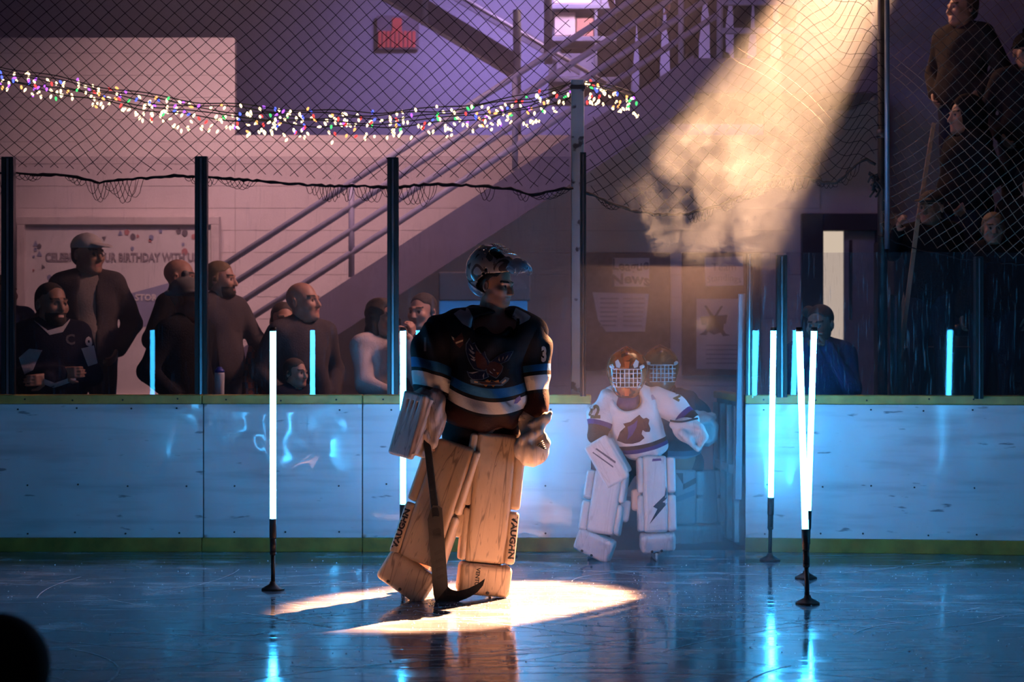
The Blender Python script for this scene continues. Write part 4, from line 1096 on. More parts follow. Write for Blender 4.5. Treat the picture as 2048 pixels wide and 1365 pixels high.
def skate(parent, heel, fwd, m_boot, m_blade, size=1.0):
    """skate: boot and blade holder standing on its runner at the ice"""
    h = Vector(heel); f = Vector(fwd); f.z = 0; f = f.normalized(); P = lambda a, z: h+f*a*size+Vector((0, 0, z*size))
    s = SDF(); s.chain([P(.0, .10), P(.10, .095), P(.24, .088)], [.045*size, .044*size, .042*size], k=.03); s.cap(P(0, .10), P(-.01, .24), .048*size, .052*size, k=.04)
    org = world_loc(parent); o = link('skate_boot', s.mesh('skate_boot', .012, org), m_boot, parent)
    mb = MB(); mb.beam(P(-.03, .032), P(.27, .032), .018*size, .050*size, .004); mb.build('blade_holder', m_blade, parent)
    mb = MB(); mb.beam(P(-.045, .008), P(.285, .008), .004, .016*size); mb.build('runner', M_alu, parent)

def goalie_mask(parent, c, R, sc, m_shell, m_cage, paint=None, wide=1.0):
    """mask shell (open face, hollow), cage, chin; local -y is the face"""
    s = SDF()
    s.ell((0, .012, .022), (.118, .142, .132), k=.02); s.ell((0, -.052, -.075), (.082, .075, .085), k=.05); s.cap((0, .02, .145), (0, -.08, .115), .016, .012, k=.03)
    s.ell((0, .014, .010), (.104, .128, .118), k=.004, op='s'); s.ell((0, -.040, -.080), (.068, .062, .075), k=.02, op='s'); s.cap((0, .05, -.05), (0, .06, -.22), .098, .11, k=.02, op='s')
    s.box((0, -.13, -.012), (.072, .09, .052), None, rd=.035, k=.008, op='s')
    for q in (-1, 1):
        s.ell((q*.118, -.01, -.03), (.03, .009, .009), k=.003, op='s'); s.ell((q*.118, .02, -.03), (.03, .009, .009), k=.003, op='s')
    V, Q = s.arr(.0055); me = mesh_np('mask', V*np.array([sc*wide, sc, sc]), Q)
    o = place('mask', me, m_shell, parent, c, R)
    cg = MB(); r = .0028*sc
    def cp(x, z):                                             # point on the bulged cage
        return Vector((x*wide, -.135-.012+.9*x*x+.6*(z+.01)**2, z))*sc
    for x in (-.058, -.036, -.012, .012, .036, .058): cg.tube([cp(x, z) for z in np.linspace(-.068, .044, 9)], r, 6)
    for z in (-.066, -.040, -.012, .018, .042): cg.tube([cp(x, z) for x in np.linspace(-.078, .078, 11)], r*.95, 6)
    g = cg.build('cage', m_cage, None); g.parent = o
    for q in (-1, 1):
        k = MB().tube([Vector((q*.085, -.115, .05))*sc, Vector((q*.098, -.095, .055))*sc], .011*sc, 8).build('cage_clip', m_cage, None); k.parent = o
    if paint:
        bv = bvh_of(me)
        for polys, mm in [([p], m_) for ps, m_ in paint for p in ps]: decal('painted_patch', polys, lambda x, y: Vector((x, -.3, y))*sc, (0, 1, 0), bv, mm, o, lift=.002, maxlen=.02, org=Vector((0, 0, 0)))
    return o

# ================================================================== THE STANDING GOALIE
GYd = 11.60
g = lambda px, py, dy=0.0: W(px, py, GYd+dy)
base = Vector((xpx(930, GYd), GYd, 0))
goalie = empty('person', base, 'goalie in black jersey and cream leg pads, mask pushed up, standing in the spotlight', 'person')
cb = lambda s, res, nm: s.mesh(nm, res, base)
M_jb = (.012, .012, .016); BLUE = (.02, .11, .27); WHT = (.50, .47, .48); MAR = (.019, .0055, .005)
# body: head turned to the right, torso, limbs, one skin mesh
HC = g(992, 571, -.02); HR = Matrix.Rotation(math.radians(56), 3, 'Z') @ Matrix.Rotation(math.radians(7), 3, 'X')
s = SDF()
s.ell(g(978, 715), (.19, .13, .25), k=.05); s.ell(g(972, 815, .01), (.18, .14, .17), k=.06); s.ell(g(965, 868, .02), (.18, .14, .11), k=.05); s.cap(g(895, 662), g(1062, 662), .075, k=.05)
s.chain([g(885, 668), g(853, 762, -.03), g(852, 850, -.10)], [.062, .048, .036], k=.03); s.chain([g(1066, 668), g(1076, 762, .0), g(1068, 860, -.05)], [.062, .048, .036], k=.03)
s.chain([g(935, 880, .03), g(885, 1000, .02), g(838, 1150, .08)], [.085, .062, .048], k=.03); s.chain([g(995, 880, .03), g(990, 1005, .02), g(975, 1150, .06)], [.085, .062, .048], k=.03)
s.cap(g(985, 655), g(990, 600, -.01), .068, .062, k=.04)
V1, Q1 = s.arr(.016)
V2, Q2, m2 = head_arr(.0042, jaw=.98, nose=1.02, neck=.12); V2 = xf(V2, HR, HC, 1.03)
parts = [(V1, Q1, 0), (V2, Q2, m2)]
V3, Q3 = hand_arr(g(858, 866, -.10), (.05, -.1, -1), (.6, .2, 0), 1.0, .9, 1, .006); parts.append((V3, Q3, 0))
V3, Q3 = hand_arr(g(1068, 868, -.06), (.1, -.1, -1), (-.6, .2, 0), 1.0, .6, -1, .006); parts.append((V3, Q3, 0))
V, Q, mi = join_arr(parts); me = mesh_np('body', V-np.array(base), Q)
for m_ in BODY: me.materials.append(m_)
me.polygons.foreach_set('material_index', mi); link('body', me, None, goalie)
V, Q = hair_sdf('buzz').arr(.006); link('hair', mesh_np('hair', xf(V, HR, HC, 1.03)-np.array(base), Q), M_brow, goalie)

# neck guard and collar
s = SDF(); s.cap(g(948, 650, .03), g(1026, 650, .03), .075, k=.03); s.cap(g(946, 628, .09), g(1026, 632, .09), .055, k=.05); s.ell(g(985, 668, -.05), (.135, .10, .06), k=.05)
s.ell(HC+Vector((.0, -.06, -.17)), (.082, .11, .115), k=.03, op='s'); s.disp = fold(.003, 20, 24)
link('neck_guard', cb(s, .009, 'neck_guard'), C('neck_guard', (.018, .013, .013)), goalie)

# jersey torso with hem stripes
s = SDF()
s.ell(g(978, 705), (.235, .19, .26), k=.06); s.ell(g(975, 780, -.01), (.235, .20, .20), k=.08); s.cap(g(905, 668, .0), g(1050, 668, .0), .105, k=.08)
s.ell(g(968, 822, -.01), (.245, .20, .13), k=.05); s.cap(g(935, 640, .03), g(880, 660), .075, .09, k=.06); s.cap(g(1030, 640, .03), g(1068, 662), .07, .085, k=.06)
s.ell(HC+Vector((0, -.06, -.235)), (.135, .14, .075), k=.03, op='s')
zc = g(968, 868).z
s.plane((0, 0, zc), (0, 0, -1), k=.01)
s.disp = lambda x, y, z: .009*np.sin(18*z+10*x+4*np.sin(9*x))*np.clip((1.55-z)*2, .15, 1)+.006*np.sin(34*x+7*z+3*np.sin(11*z))
me = cb(s, .010, 'jersey'); co = coords(me)+np.array(base); xc = g(975, 0).x
tband = (co[:, 2]-g(0, 868).z)-1.15*(co[:, 0]-xc)**2+.10*(co[:, 0]-xc)
set_attr(me, 'band', tband)
pxm = 1/345.0
stops = [(0, MAR), (36*pxm, (.010, .010, .013)), (41*pxm, WHT), (66*pxm, (.010, .010, .013)), (73*pxm, BLUE), (92*pxm, M_jb)]
jersey = link('jersey', me, bands('black_jersey', 'band', stops, M_jb), goalie)
jb = bvh_of(me, base)
# pale shoulder yokes
M_yoke = C('jersey_yoke', (.46, .42, .45))
G2 = lambda x, y: g(x, y)
decal('shoulder_yoke', [[(908, 628), (934, 610), (950, 642), (974, 662), (956, 664), (926, 648)], [(1064, 626), (1034, 610), (1024, 634), (1002, 662), (1024, 658), (1058, 640)]], G2, (0, 1, 0), jb, M_yoke, jersey, lift=.010)

# emblem: swooping owl with a stick
cr = lambda pts: [(890+x/8.53, 640+y/8.53) for x, y in pts]
M_o = {'out': C('emblem_outline', (.10, .13, .17)), 'br': C('emblem_brown', (.075, .030, .026)), 'bl': C('emblem_blue', (.014, .018, .045)), 'wh': C('emblem_pale', (.40, .33, .32)), 'or': C('emblem_orange', (.55, .17, .05)), 'cr': C('emblem_cream', (.60, .40, .26))}
wingL = [(430, 300), (365, 400), (360, 520), (400, 660), (440, 740), (500, 830), (590, 860), (700, 860), (770, 800), (760, 690), (720, 640), (685, 530), (640, 570), (560, 470), (520, 380), (470, 400)]
wingR = [(1175, 525), (1060, 540), (930, 590), (800, 690), (780, 740), (850, 760), (970, 740), (1080, 690), (1130, 610)]
head_ = [(770, 700), (850, 690), (960, 740), (1000, 790), (970, 880), (920, 950), (880, 990), (800, 950), (720, 900), (700, 800)]
tail = [(380, 865), (480, 885), (600, 860), (720, 860), (760, 960), (640, 1010), (480, 1010), (420, 960)]
stick_ = [(440, 1005), (480, 1000), (600, 1030), (930, 1050), (1030, 960), (1100, 985), (1080, 1030), (980, 1112), (860, 1112), (640, 1100), (450, 1065)]
def grow(poly, k):
    cx = sum(p[0] for p in poly)/len(poly); cy_ = sum(p[1] for p in poly)/len(poly); return [(cx+(x-cx)*k, cy_+(y-cy_)*k) for x, y in poly]
lay = [('emblem_outline', [wingL, wingR, head_, tail, stick_], 'out', .0030)]
lay += [('emblem_wing', [grow(wingL, .93), grow(wingR, .90), grow(tail, .90)], 'bl', .0042), ('emblem_body', [grow(head_, .92), [(540, 520), (620, 570), (700, 660), (740, 780), (680, 850), (560, 800), (520, 640)]], 'br', .0052),
        ('emblem_feather', [[(430, 410), (500, 500), (470, 510)], [(410, 480), (520, 560), (490, 580), (440, 540)], [(410, 570), (525, 640), (500, 660)], [(445, 650), (530, 670), (515, 700), (470, 680)], [(520, 410), (630, 580), (600, 560), (545, 480)], [(400, 890), (590, 870), (480, 910)], [(760, 850), (830, 915), (780, 890)], [(820, 820), (870, 850), (840, 860)], [(650, 940), (680, 890), (670, 1000)]], 'wh', .0062),
        ('emblem_quill', [[(925, 620), (940, 700), (915, 680)], [(995, 610), (1000, 640), (975, 695)], [(1080, 590), (1060, 640), (1010, 700)], [(510, 1030), (570, 1040), (570, 1060), (510, 1055)], [(1035, 1000), (1050, 1030), (985, 1075), (965, 1060)]], 'cr', .0062),
        ('emblem_claw', [[(880, 885), (930, 890), (900, 930)], [(690, 1025), (740, 1000), (760, 1030), (800, 1010), (770, 1050), (720, 1045)], [(810, 1020), (860, 1030), (920, 1010), (930, 1055), (870, 1050)], [(660, 1090), (740, 1090), (710, 1125)], [(790, 1095), (870, 1095), (830, 1130)]], 'or', .0062),
        ('emblem_stick', [[(580, 1035), (930, 1055), (970, 1070), (950, 1090), (640, 1080)]], 'br', .0058)]
for nm, ps, k, lf in lay:
    for p in ps: decal(nm, [cr(p)], G2, (0, 1, 0), jb, M_o[k], jersey, lift=lf, maxlen=.02)
decal('small_crest', [cr([(110, 260), (180, 320), (300, 215), (330, 330), (320, 420), (265, 480), (190, 420), (140, 340)])], G2, (0, 1, 0), jb, M_o['br'], jersey, lift=.003)
decal('small_crest_print', [cr([(120, 280), (160, 300), (170, 350), (140, 330)]), cr([(190, 380), (320, 335), (315, 365), (200, 410)])], G2, (0, 1, 0), jb, M_o['cr'], jersey, lift=.0045)
decal('collar_mark', [cr([(715, 110), (735, 110), (745, 150), (770, 70), (800, 150), (820, 110), (825, 140), (800, 175), (740, 170)])], G2, (0, 1, 0), jb, M_o['wh'], jersey, lift=.003)
decal('hem_crest', [[(1031, 796), (1040, 790), (1042, 798), (1034, 806), (1028, 806)]], G2, (0, 1, 0), jb, C('crest_blue', (.12, .12, .32)), jersey, lift=.004)

# sleeves with stripes measured along the arm
def sleeve(pts, rs_, stops, z_cut, nm, side):
    s = SDF(); s.chain(pts, rs_, k=.05); s.disp = lambda x, y, z: .008*np.sin(24*z+9*x+5*np.sin(14*x))+.006*np.sin(40*x+15*z)
    me = cb(s, .009, 'sleeve'); co = coords(me)+np.array(base)
    a = np.array(pts[0]); e = np.array(pts[-1]); ax = (a-e)/np.linalg.norm(a-e)
    set_attr(me, 'band', (co-e) @ ax+.05); return link('sleeve', me, bands('sleeve_'+nm, 'band', stops, M_jb), goalie)
KB = (.010, .010, .013)
slR = sleeve([g(900, 662), g(868, 690, -.01), g(862, 750, -.04), g(862, 798, -.07)], [.105, .115, .112, .095], [(0, MAR), (.065, KB), (.10, WHT), (.175, KB), (.195, BLUE), (.25, M_jb)], 0, 'right', -1)
slL = sleeve([g(1052, 664), g(1066, 690, .0), g(1072, 750, -.01), g(1070, 812, -.04)], [.10, .095, .082, .075], [(0, MAR), (.115, KB), (.135, WHT), (.215, KB), (.24, BLUE), (.278, M_jb)], 0, 'left', 1)
Vt, Ft = text2d('3', .115, .006); bs = bvh_of(slL.data, base)
decal('sleeve_number', None, lambda x, y: g(1084, 710)+Vector((x*.55, 0, y)), (-.12, 1, 0), bs, C('number_white', (.52, .48, .48)), slL, lift=.004, mesh2d=(Vt, Ft))
Vt, Ft = text2d('1', .10, .006); bs = bvh_of(slR.data, base)
decal('sleeve_number', None, lambda x, y: g(852, 690)+Vector((x*.6, 0, y)), (0, 1, 0), bs, C('number_dim', (.10, .09, .10)), slR, lift=.004, mesh2d=(Vt, Ft))

# pants
s = SDF(); s.ell(g(962, 865, .05), (.22, .17, .13), k=.05); s.chain([g(932, 880, .05), g(905, 950, .05)], [.13, .11], k=.05); s.chain([g(1000, 880, .05), g(998, 950, .05)], [.13, .11], k=.05); s.disp = fold(.004)
link('pants', cb(s, .013, 'pants'), C('goalie_pants', (.012, .011, .013)), goalie)

# leg pads
M_pad = pad_mat('cream_pad', (.58, .40, .27)); M_roll = pad_mat('cream_roll', (.62, .44, .31), amount=.35); M_ink = mat('black_ink', (.018, .014, .014), .6); M_strap = mat('strap', (.05, .045, .045), .6)
padL = leg_pad(goalie, g(998, 868, -.10), g(972, 1127, -.16), math.radians(10), .305, .10, 1, M_pad, M_roll, M_strap, toe=.18, toe_tilt=.12, toe_yaw=0.0, text='VAUGHN', text_m=M_ink, knee=-.06, label='cream leg pad facing forward')
padR = leg_pad(goalie, g(912, 886, -.12), g(831, 1124, -.22), math.radians(-16), .305, .10, -1, M_pad, M_roll, M_strap, toe=.19, toe_tilt=.10, toe_yaw=.26, text='VAUGHN', text_m=M_ink, knee=-.04, label='cream leg pad of the leg stepping out')
decal('lettering', None, lambda x, y: Vector((-.05+y, 0, -.46-x*1.0)), (0, 1, 0), bvh_of([c for c in padL.children if c.name.startswith('boot_piece')][0].data), M_ink, padL, lift=.002, mesh2d=text2d('VENTUS', .032, .001), org=Vector((0, 0, 0)))
M_sk = mat('skate_black', (.02, .02, .022), .35); M_hold = mat('blade_holder', (.55, .54, .54), .4)
skate(goalie, g(838, 1190, .12)*Vector((1, 1, 0)) if False else Vector((xpx(852, GYd), GYd+.20, 0)), (-.45, -1, 0), M_sk, M_hold); skate(goalie, Vector((xpx(980, GYd), GYd+.22, 0)), (0, -1, 0), M_sk, M_hold)

# blocker on the right hand
M_blk = pad_mat('blocker_skin', (.46, .36, .33), amount=.7)
bt, bb = g(838, 788, -.16), g(800, 914, -.20); Rb = frameR(bt, bb, math.radians(-38)); Lb = (bt-bb).length
s = SDF(); s.box((0, 0, 0), (.088, .022, Lb/2), None, rd=.016, warp=lambda a, b, d: (a, b+.35*np.maximum(d-.02, 0)**2*2-.25*np.maximum(-d-.06, 0)**2, d)); s.box((.085, .05, .01), (.016, .06, Lb/2-.02), None, rd=.014)
for i in (-1, 0, 1): s.cap((i*.035, -.026, -Lb*.44), (i*.035, -.026, Lb*.44), .004, k=.004, op='s')
blocker = place('blocker', s.mesh('blocker', .007), M_blk, goalie, (bt+bb)/2, Rb)
s = SDF(); s.ell(g(862, 838, -.15), (.085, .075, .145), frameR(g(868, 790), g(858, 890)), k=.02); s.ell(g(856, 800, -.12), (.10, .08, .08), k=.04); s.cap(g(850, 868, -.20), g(866, 890, -.20), .030, .024, k=.02); s.cap(g(872, 862, -.19), g(869, 886, -.21), .026, .022, k=.02)
for i in range(4): s.cap(g(838+i*7, 884, -.18), g(832+i*8, 905-i*3, -.19), .019, .017, k=.008)
s.disp = fold(.003, 40, 50); link('blocker_glove', cb(s, .007, 'blocker_glove'), M_blk, goalie)

# catching glove on the left hand, seen from its edge
M_cat = pad_mat('catcher_skin', (.58, .46, .38), amount=.5)
s = SDF(); s.ell(g(1062, 900, -.10), (.105, .080, .100), k=.02); s.ell(g(1076, 880, -.20), (.050, .060, .045), k=.025, op='s'); s.cap(g(1052, 836, -.04), g(1060, 870, -.06), .055, .050, k=.03)
s.chain([g(1046, 880, -.14), g(1078, 862, -.13), g(1088, 846, -.12)], [.028, .026, .020], k=.02); s.chain([g(1066, 850, -.12), g(1092, 836, -.12), g(1101, 826, -.12)], [.026, .024, .014], k=.02)
s.chain([g(1082, 900, -.13), g(1092, 886, -.13), g(1089, 872, -.13)], [.030, .024, .014], k=.02); s.disp = fold(.002, 50, 40)
cg_ = link('catching_glove', cb(s, .007, 'catching_glove'), M_cat, goalie)
s = SDF(); s.box(g(1050, 838, -.03), (.06, .065, .022), Matrix.Rotation(.3, 3, 'Y'), rd=.018); link('glove_cuff', cb(s, .008, 'cuff'), M_roll, goalie)
for i in range(5): MB().tube([g(1074+i*3, 892+i*1.5, -.195), g(1086+i*1.5, 882+i*4, -.185)], .0045, 5).build('glove_lace', M_strap, goalie)

# mask pushed up on the head
def mask_paint(name, a, b_, rough=.25):
    m = mat(name, a, rough, var=.05, coat=.6); nt = m.node_tree; N = nt.nodes; L = nt.links
    tc = N.new('ShaderNodeTexCoord'); n = N.new('ShaderNodeTexNoise'); n.inputs['Scale'].default_value = 11; n.inputs['Detail'].default_value = 1.5; n.inputs['Distortion'].default_value = 1.5; L.new(tc.outputs['Object'], n.inputs['Vector'])
    r = N.new('ShaderNodeMapRange'); r.inputs[1].default_value = .50; r.inputs[2].default_value = .53; L.new(n.outputs[0], r.inputs[0])
    mx0 = [q for q in N if q.type == 'MIX'][0]; c = N.new('ShaderNodeMix'); c.data_type = 'RGBA'; L.new(r.outputs[0], c.inputs[0]); L.new(mx0.outputs[2], c.inputs[6]); c.inputs[7].default_value = (*b_, 1); L.new(c.outputs[2], N['Principled BSDF'].inputs['Base Color']); return m
M_chrome = mat('cage_steel', (.55, .55, .58), .2, metal=1.0)
MR = Matrix.Rotation(math.radians(58), 3, 'Z') @ Matrix.Rotation(math.radians(-58), 3, 'X')
MC = g(982, 538, -.01)
mask = goalie_mask(goalie, MC, MR, .98, mask_paint('mask_grey', (.34, .30, .29), (.06, .05, .05)), M_chrome)
M_clear = glass_mat('clear_plastic', .12, (.80, .86, .95), wear=.6, haze=(.62, .68, .80), film=.7)
s = SDF(); s.ell((0, -.085, -.165), (.085, .075, .085), k=.01); s.ell((0, -.080, -.165), (.080, .070, .090), k=.003, op='s'); s.box((0, .05, -.16), (.2, .12, .2), None, rd=.01, op='s'); s.box((0, -.1, -.04), (.2, .2, .08), None, rd=.01, op='s')
link('throat_guard', s.mesh('throat_guard', .005), M_clear, mask)
s = SDF(); s.ell((0, .055, .0), (.100, .125, .120), k=.01); s.ell((0, .050, .0), (.095, .120, .115), k=.003, op='s'); s.plane((0, .120, 0), (0, -1, 0)); s.plane((0, 0, .06), (0, 0, 1))
link('back_plate', s.mesh('back_plate', .005), M_clear, mask)

# goalie stick, held in the blocker hand
M_stick = mat('stick_black', (.020, .017, .017), .35, var=.2); M_paint = mat('stick_grey', (.034, .028, .028), .4); M_tape = mat('stick_tape', (.010, .010, .011), .85, bump=.5, bscale=80)
SD = -.30
stk = empty('goalie_stick', g(880, 1208, SD), 'black goalie stick with curved blade held in front of the cream pads', 'hockey stick')
a, b = g(852, 868, SD+.10), g(872, 1036, SD); d = (b-a).normalized()
MB().beam(a, b, .040, .024, .006).build('shaft', M_tape, stk)
th = Vector((0, .022, 0))
def flat(poly, nm, m, dy=0.0, t=None):
    o = g(poly[0][0], poly[0][1], SD+dy); pp = [((p := g(x, y, SD+dy)).x-o.x, p.z-o.z) for x, y in poly]
    return MB().prism(pp, o, (1, 0, 0), (0, 0, 1), t or th).build(nm, m, stk)
flat([(860, 1022), (866, 1012), (876, 1012), (884, 1018), (896, 1174), (872, 1208), (867, 1190), (855, 1040)], 'paddle', M_paint)
pts_t = [(896, 1174), (902, 1180), (916, 1183), (936, 1178), (956, 1168), (970, 1158)]; pts_b = [(966, 1172), (954, 1186), (936, 1197), (914, 1205), (892, 1211), (876, 1211), (870, 1206)]
mb = MB(); cols = []
tt = np.linspace(0, 1, 14)
def samp(P, t):
    P = np.array(P, float); L2 = np.concatenate([[0], np.cumsum(np.hypot(*np.diff(P, axis=0).T))]); return np.interp(t*L2[-1], L2, P[:, 0]), np.interp(t*L2[-1], L2, P[:, 1])
top_, bot_ = pts_t, pts_b[::-1]
for t in tt:
    dy = -.10*t*t
    x0_, y0_ = samp(top_, t); x1_, y1_ = samp(bot_, t); cols += [g(x0_, y0_, SD+dy), g(x1_, y1_, SD+dy), g(x1_, y1_, SD+dy+.02), g(x0_, y0_, SD+dy+.02)]
n = len(tt); mb._add(cols, [[4*i+k, 4*i+(k+1) % 4, 4*i+4+(k+1) % 4, 4*i+4+k] for i in range(n-1) for k in range(4)]+[[0, 1, 2, 3], [4*n-1, 4*n-2, 4*n-3, 4*n-4]])
mb.build('blade', M_tape, stk)
for i in range(7):
    y = 1062+i*6 if i < 3 else 1106+(i-3)*16
    flat([(862+(y-1040)*.09, y), (876+(y-1040)*.09, y-7), (882+(y-1040)*.085, y-1), (864+(y-1040)*.09, y+6)], 'printed_letter', M_stick, -.002, Vector((0, .002, 0)))

# ================================================================== THE TWO GOALIES AT THE GATE
def gate_goalie(Y0, base_px, label, mask_c, mask_yaw, mask_pitch, msc, body, jersey, sleeves, pads, colors, gear):
    q = lambda p: W(p[0], p[1], Y0+(p[2] if len(p) > 2 else 0))
    base = Vector((xpx(base_px, Y0), Y0, 0)); root = empty('person', base, label, 'person')
    mc = q(mask_c); MR = Matrix.Rotation(mask_yaw, 3, 'Z') @ Matrix.Rotation(mask_pitch, 3, 'X')
    # body
    s = SDF()
    for a, b, r0, r1 in body: s.cap(q(a), q(b), r0, r1, k=.05)
    V1, Q1 = s.arr(.016); V2, Q2, m2 = head_arr(.007, neck=.12)
    V, Q, mi = join_arr([(V1, Q1, 0), (xf(V2, MR, mc+Vector((0, .012, -.012)), .92*msc), Q2, m2)]); me = mesh_np('body', V-np.array(base), Q)
    for m_ in BODY: me.materials.append(m_)
    me.polygons.foreach_set('material_index', mi); link('body', me, None, root)
    mk = goalie_mask(root, mc, MR, msc, colors['mask'], colors['cage'], paint=colors.get('paint'), wide=1.08)
    # jersey
    s = SDF()
    for kind, *a in jersey['sh']:
        if kind == 'e': s.ell(q(a[0]), a[1], k=.06)
        else: s.cap(q(a[0]), q(a[1]), a[2], a[3], k=.06)
    s.ell(mc+Vector((0, -.09, -.165)), (.092, .12, .085), k=.03, op='s')
    s.plane(q(jersey['hem']), (jersey.get('tilt', 0), 0, -1), k=.01); s.disp = lambda x, y, z: .005*np.sin(26*z+12*x+4*np.sin(13*x))+.004*np.sin(37*x-18*z)
    me = s.mesh('jersey', .011, base); co = coords(me)+np.array(base); hz = q(jersey['hem'])
    set_attr(me, 'band', co[:, 2]-hz.z+jersey.get('tilt', 0)*-(co[:, 0]-hz.x)+jersey.get('curve', 0)*(co[:, 0]-hz.x)**2)
    jo = link('jersey', me, bands(jersey['name'], 'band', jersey['stops'], jersey['stops'][-1][1]), root); jb_ = bvh_of(me, base)
    outs = {'jersey': jo, 'bvh': jb_, 'q': q, 'root': root, 'mask': mk, 'sleeves': []}
    s = SDF(); s.cap(mc+Vector((-.02, .03, -.15)), mc+Vector((.02, .03, -.15)), .10, k=.03); s.ell(mc+Vector((0, -.05, -.20)), (.075, .06, .06), k=.03); link('neck_guard', s.mesh('neck_guard', .011, base), colors['neck'], root)
    for pts, rs_, stops in sleeves:
        s = SDF(); P = [q(p) for p in pts]; s.chain(P, rs_, k=.05); s.disp = lambda x, y, z: .005*np.sin(30*z+14*x)+.004*np.sin(44*x+20*z)
        me = s.mesh('sleeve', .010, base); co = coords(me)+np.array(base); a = np.array(P[1]); e = np.array(P[-1]); ax = (a-e)/np.linalg.norm(a-e)
        set_attr(me, 'band', (co-e) @ ax+.08); outs['sleeves'].append(link('sleeve', me, bands(jersey['name']+'_sleeve', 'band', stops, stops[-1][1]), root))
    s = SDF()
    for a, b, r0, r1 in gear['pants']: s.cap(q(a), q(b), r0, r1, k=.05)
    s.disp = fold(.003); link('pants', s.mesh('pants', .014, base), colors['pants'], root)
    for p in pads: leg_pad(root, q(p['top']), q(p['bot']), p['yaw'], p.get('w', .27), .09, p['outer'], colors['pad'], colors['roll'], M_strap, toe=p.get('toe', .15), toe_tilt=p.get('tilt', .3), toe_yaw=p.get('tyaw', 0), knee=.0, marks=p.get('marks'), res=.009)
    for h, f in gear['skates']: skate(root, Vector((xpx(h[0], Y0+h[1]), Y0+h[1], 0)), f, M_sk, M_hold, .9)
    return outs

M_wpad = pad_mat('white_pad', (.60, .60, .62), amount=.3); M_wroll = pad_mat('white_roll', (.62, .62, .64), amount=.15)
M_pink_in = mat('pink_edge', (.50, .30, .28), .6)
bolt = [(.055, .05), (.075, -.02), (.03, -.055), (.06, -.065), (-.06, -.20), (-.005, -.10), (-.035, -.085), (.045, -.01)]
PUR = (.06, .04, .17); BRN = (.06, .035, .025); WH2 = (.60, .59, .62)
eyes = ([[(-.072, .082), (-.054, .096), (-.036, .066), (-.044, .046), (-.066, .052)], [(.072, .082), (.054, .096), (.036, .066), (.044, .046), (.066, .052)]], mat('mask_white', (.60, .62, .66), .3))
beak = ([[(-.016, .085), (.016, .085), (.012, .046), (-.012, .046)], [(-.018, -.075), (.018, -.075), (.012, -.125), (-.012, -.125)]], mat('mask_orange', (.60, .13, .04), .3))
wq = gate_goalie(13.42, 1262, 'young goalie in white jersey number 22 with a horse emblem, stepping through the gate', (1254, 747), -.06, .10, 1.10,
    [((1262, 830, .03), (1275, 890, .05), .12, .12), ((1215, 805), (1195, 880, -.05), .05, .04), ((1320, 800), (1385, 850, -.10), .05, .04), ((1250, 900, .05), (1205, 1075, .05), .08, .05), ((1290, 900, .05), (1312, 1075, .05), .08, .05), ((1258, 800, .02), (1254, 765, .02), .06, .055)],
    {'name': 'white_jersey', 'sh': [('e', (1263, 815), (.185, .15, .14)), ('e', (1272, 855), (.185, .16, .17)), ('c', (1225, 795, .02), (1308, 795, .02), .075, .075), ('e', (1285, 893), (.17, .15, .10))], 'hem': (1285, 918), 'tilt': .22, 'curve': -.6,
     'stops': [(0, WH2), (.05, PUR), (.075, BRN), (.105, WH2)]},
    [([(1222, 800), (1204, 830, -.01), (1195, 868, -.04)], [.080, .086, .076], [(0, BRN), (.10, BRN), (.125, PUR), (.155, WH2)]),
     ([(1308, 798), (1345, 815, -.02), (1378, 842, -.08)], [.080, .082, .072], [(0, WH2), (.05, BRN), (.10, PUR), (.135, WH2)])],
    [dict(top=(1216, 942, -.08), bot=(1197, 1068, -.16), yaw=-.30, outer=-1, w=.26, toe=.16, tilt=.35, tyaw=.30), dict(top=(1312, 912, -.10), bot=(1315, 1066, -.16), yaw=.10, outer=1, w=.235, toe=.13, tilt=.42, tyaw=-.08,
          marks=[(bolt, mat('mark_black', (.03, .03, .045), .5)), ([(-.035, .215), (.03, .22), (.025, .235), (-.03, .232)], mat('mark_purple', (.16, .07, .22), .5))])],
    {'mask': mask_paint('mask_rust', (.34, .075, .03), (.10, .025, .02), .16), 'cage': mat('cage_white', (.70, .70, .74), .3, metal=.3), 'paint': [eyes, beak], 'neck': C('purple_guard', (.09, .06, .16)), 'pants': C('black_pants', (.014, .013, .016)), 'pad': M_wpad, 'roll': M_wroll},
    {'pants': [((1265, 905, .05), (1300, 905, .05), .12, .12), ((1262, 905, .05), (1230, 975, .05), .10, .08), ((1300, 905, .05), (1305, 960, .05), .10, .08)], 'skates': [((1206, .16), (-.5, -1, 0)), ((1304, .08), (.05, -1, 0))]})
q = wq['q']; R_ = wq['root']; WB = world_loc(R_)
horse = [(1232, 880), (1238, 862), (1248, 852), (1244, 846), (1258, 842), (1268, 834), (1276, 828), (1279, 832), (1284, 836), (1290, 834), (1296, 838), (1294, 846), (1298, 856), (1296, 862), (1288, 862), (1282, 858), (1280, 866), (1286, 874), (1276, 882), (1262, 886), (1248, 886)]
mane = [(1252, 852), (1264, 846), (1272, 838), (1270, 852), (1262, 868), (1252, 878), (1254, 864)]
wj = lambda x, y: q((x, y))
decal('horse_emblem', [horse], wj, (0, 1, 0), wq['bvh'], C('emblem_maroon', (.075, .030, .034)), wq['jersey'], lift=.004, maxlen=.02)
decal('horse_mane', [mane], wj, (0, 1, 0), wq['bvh'], C('emblem_violet', (.08, .05, .20)), wq['jersey'], lift=.006, maxlen=.02)
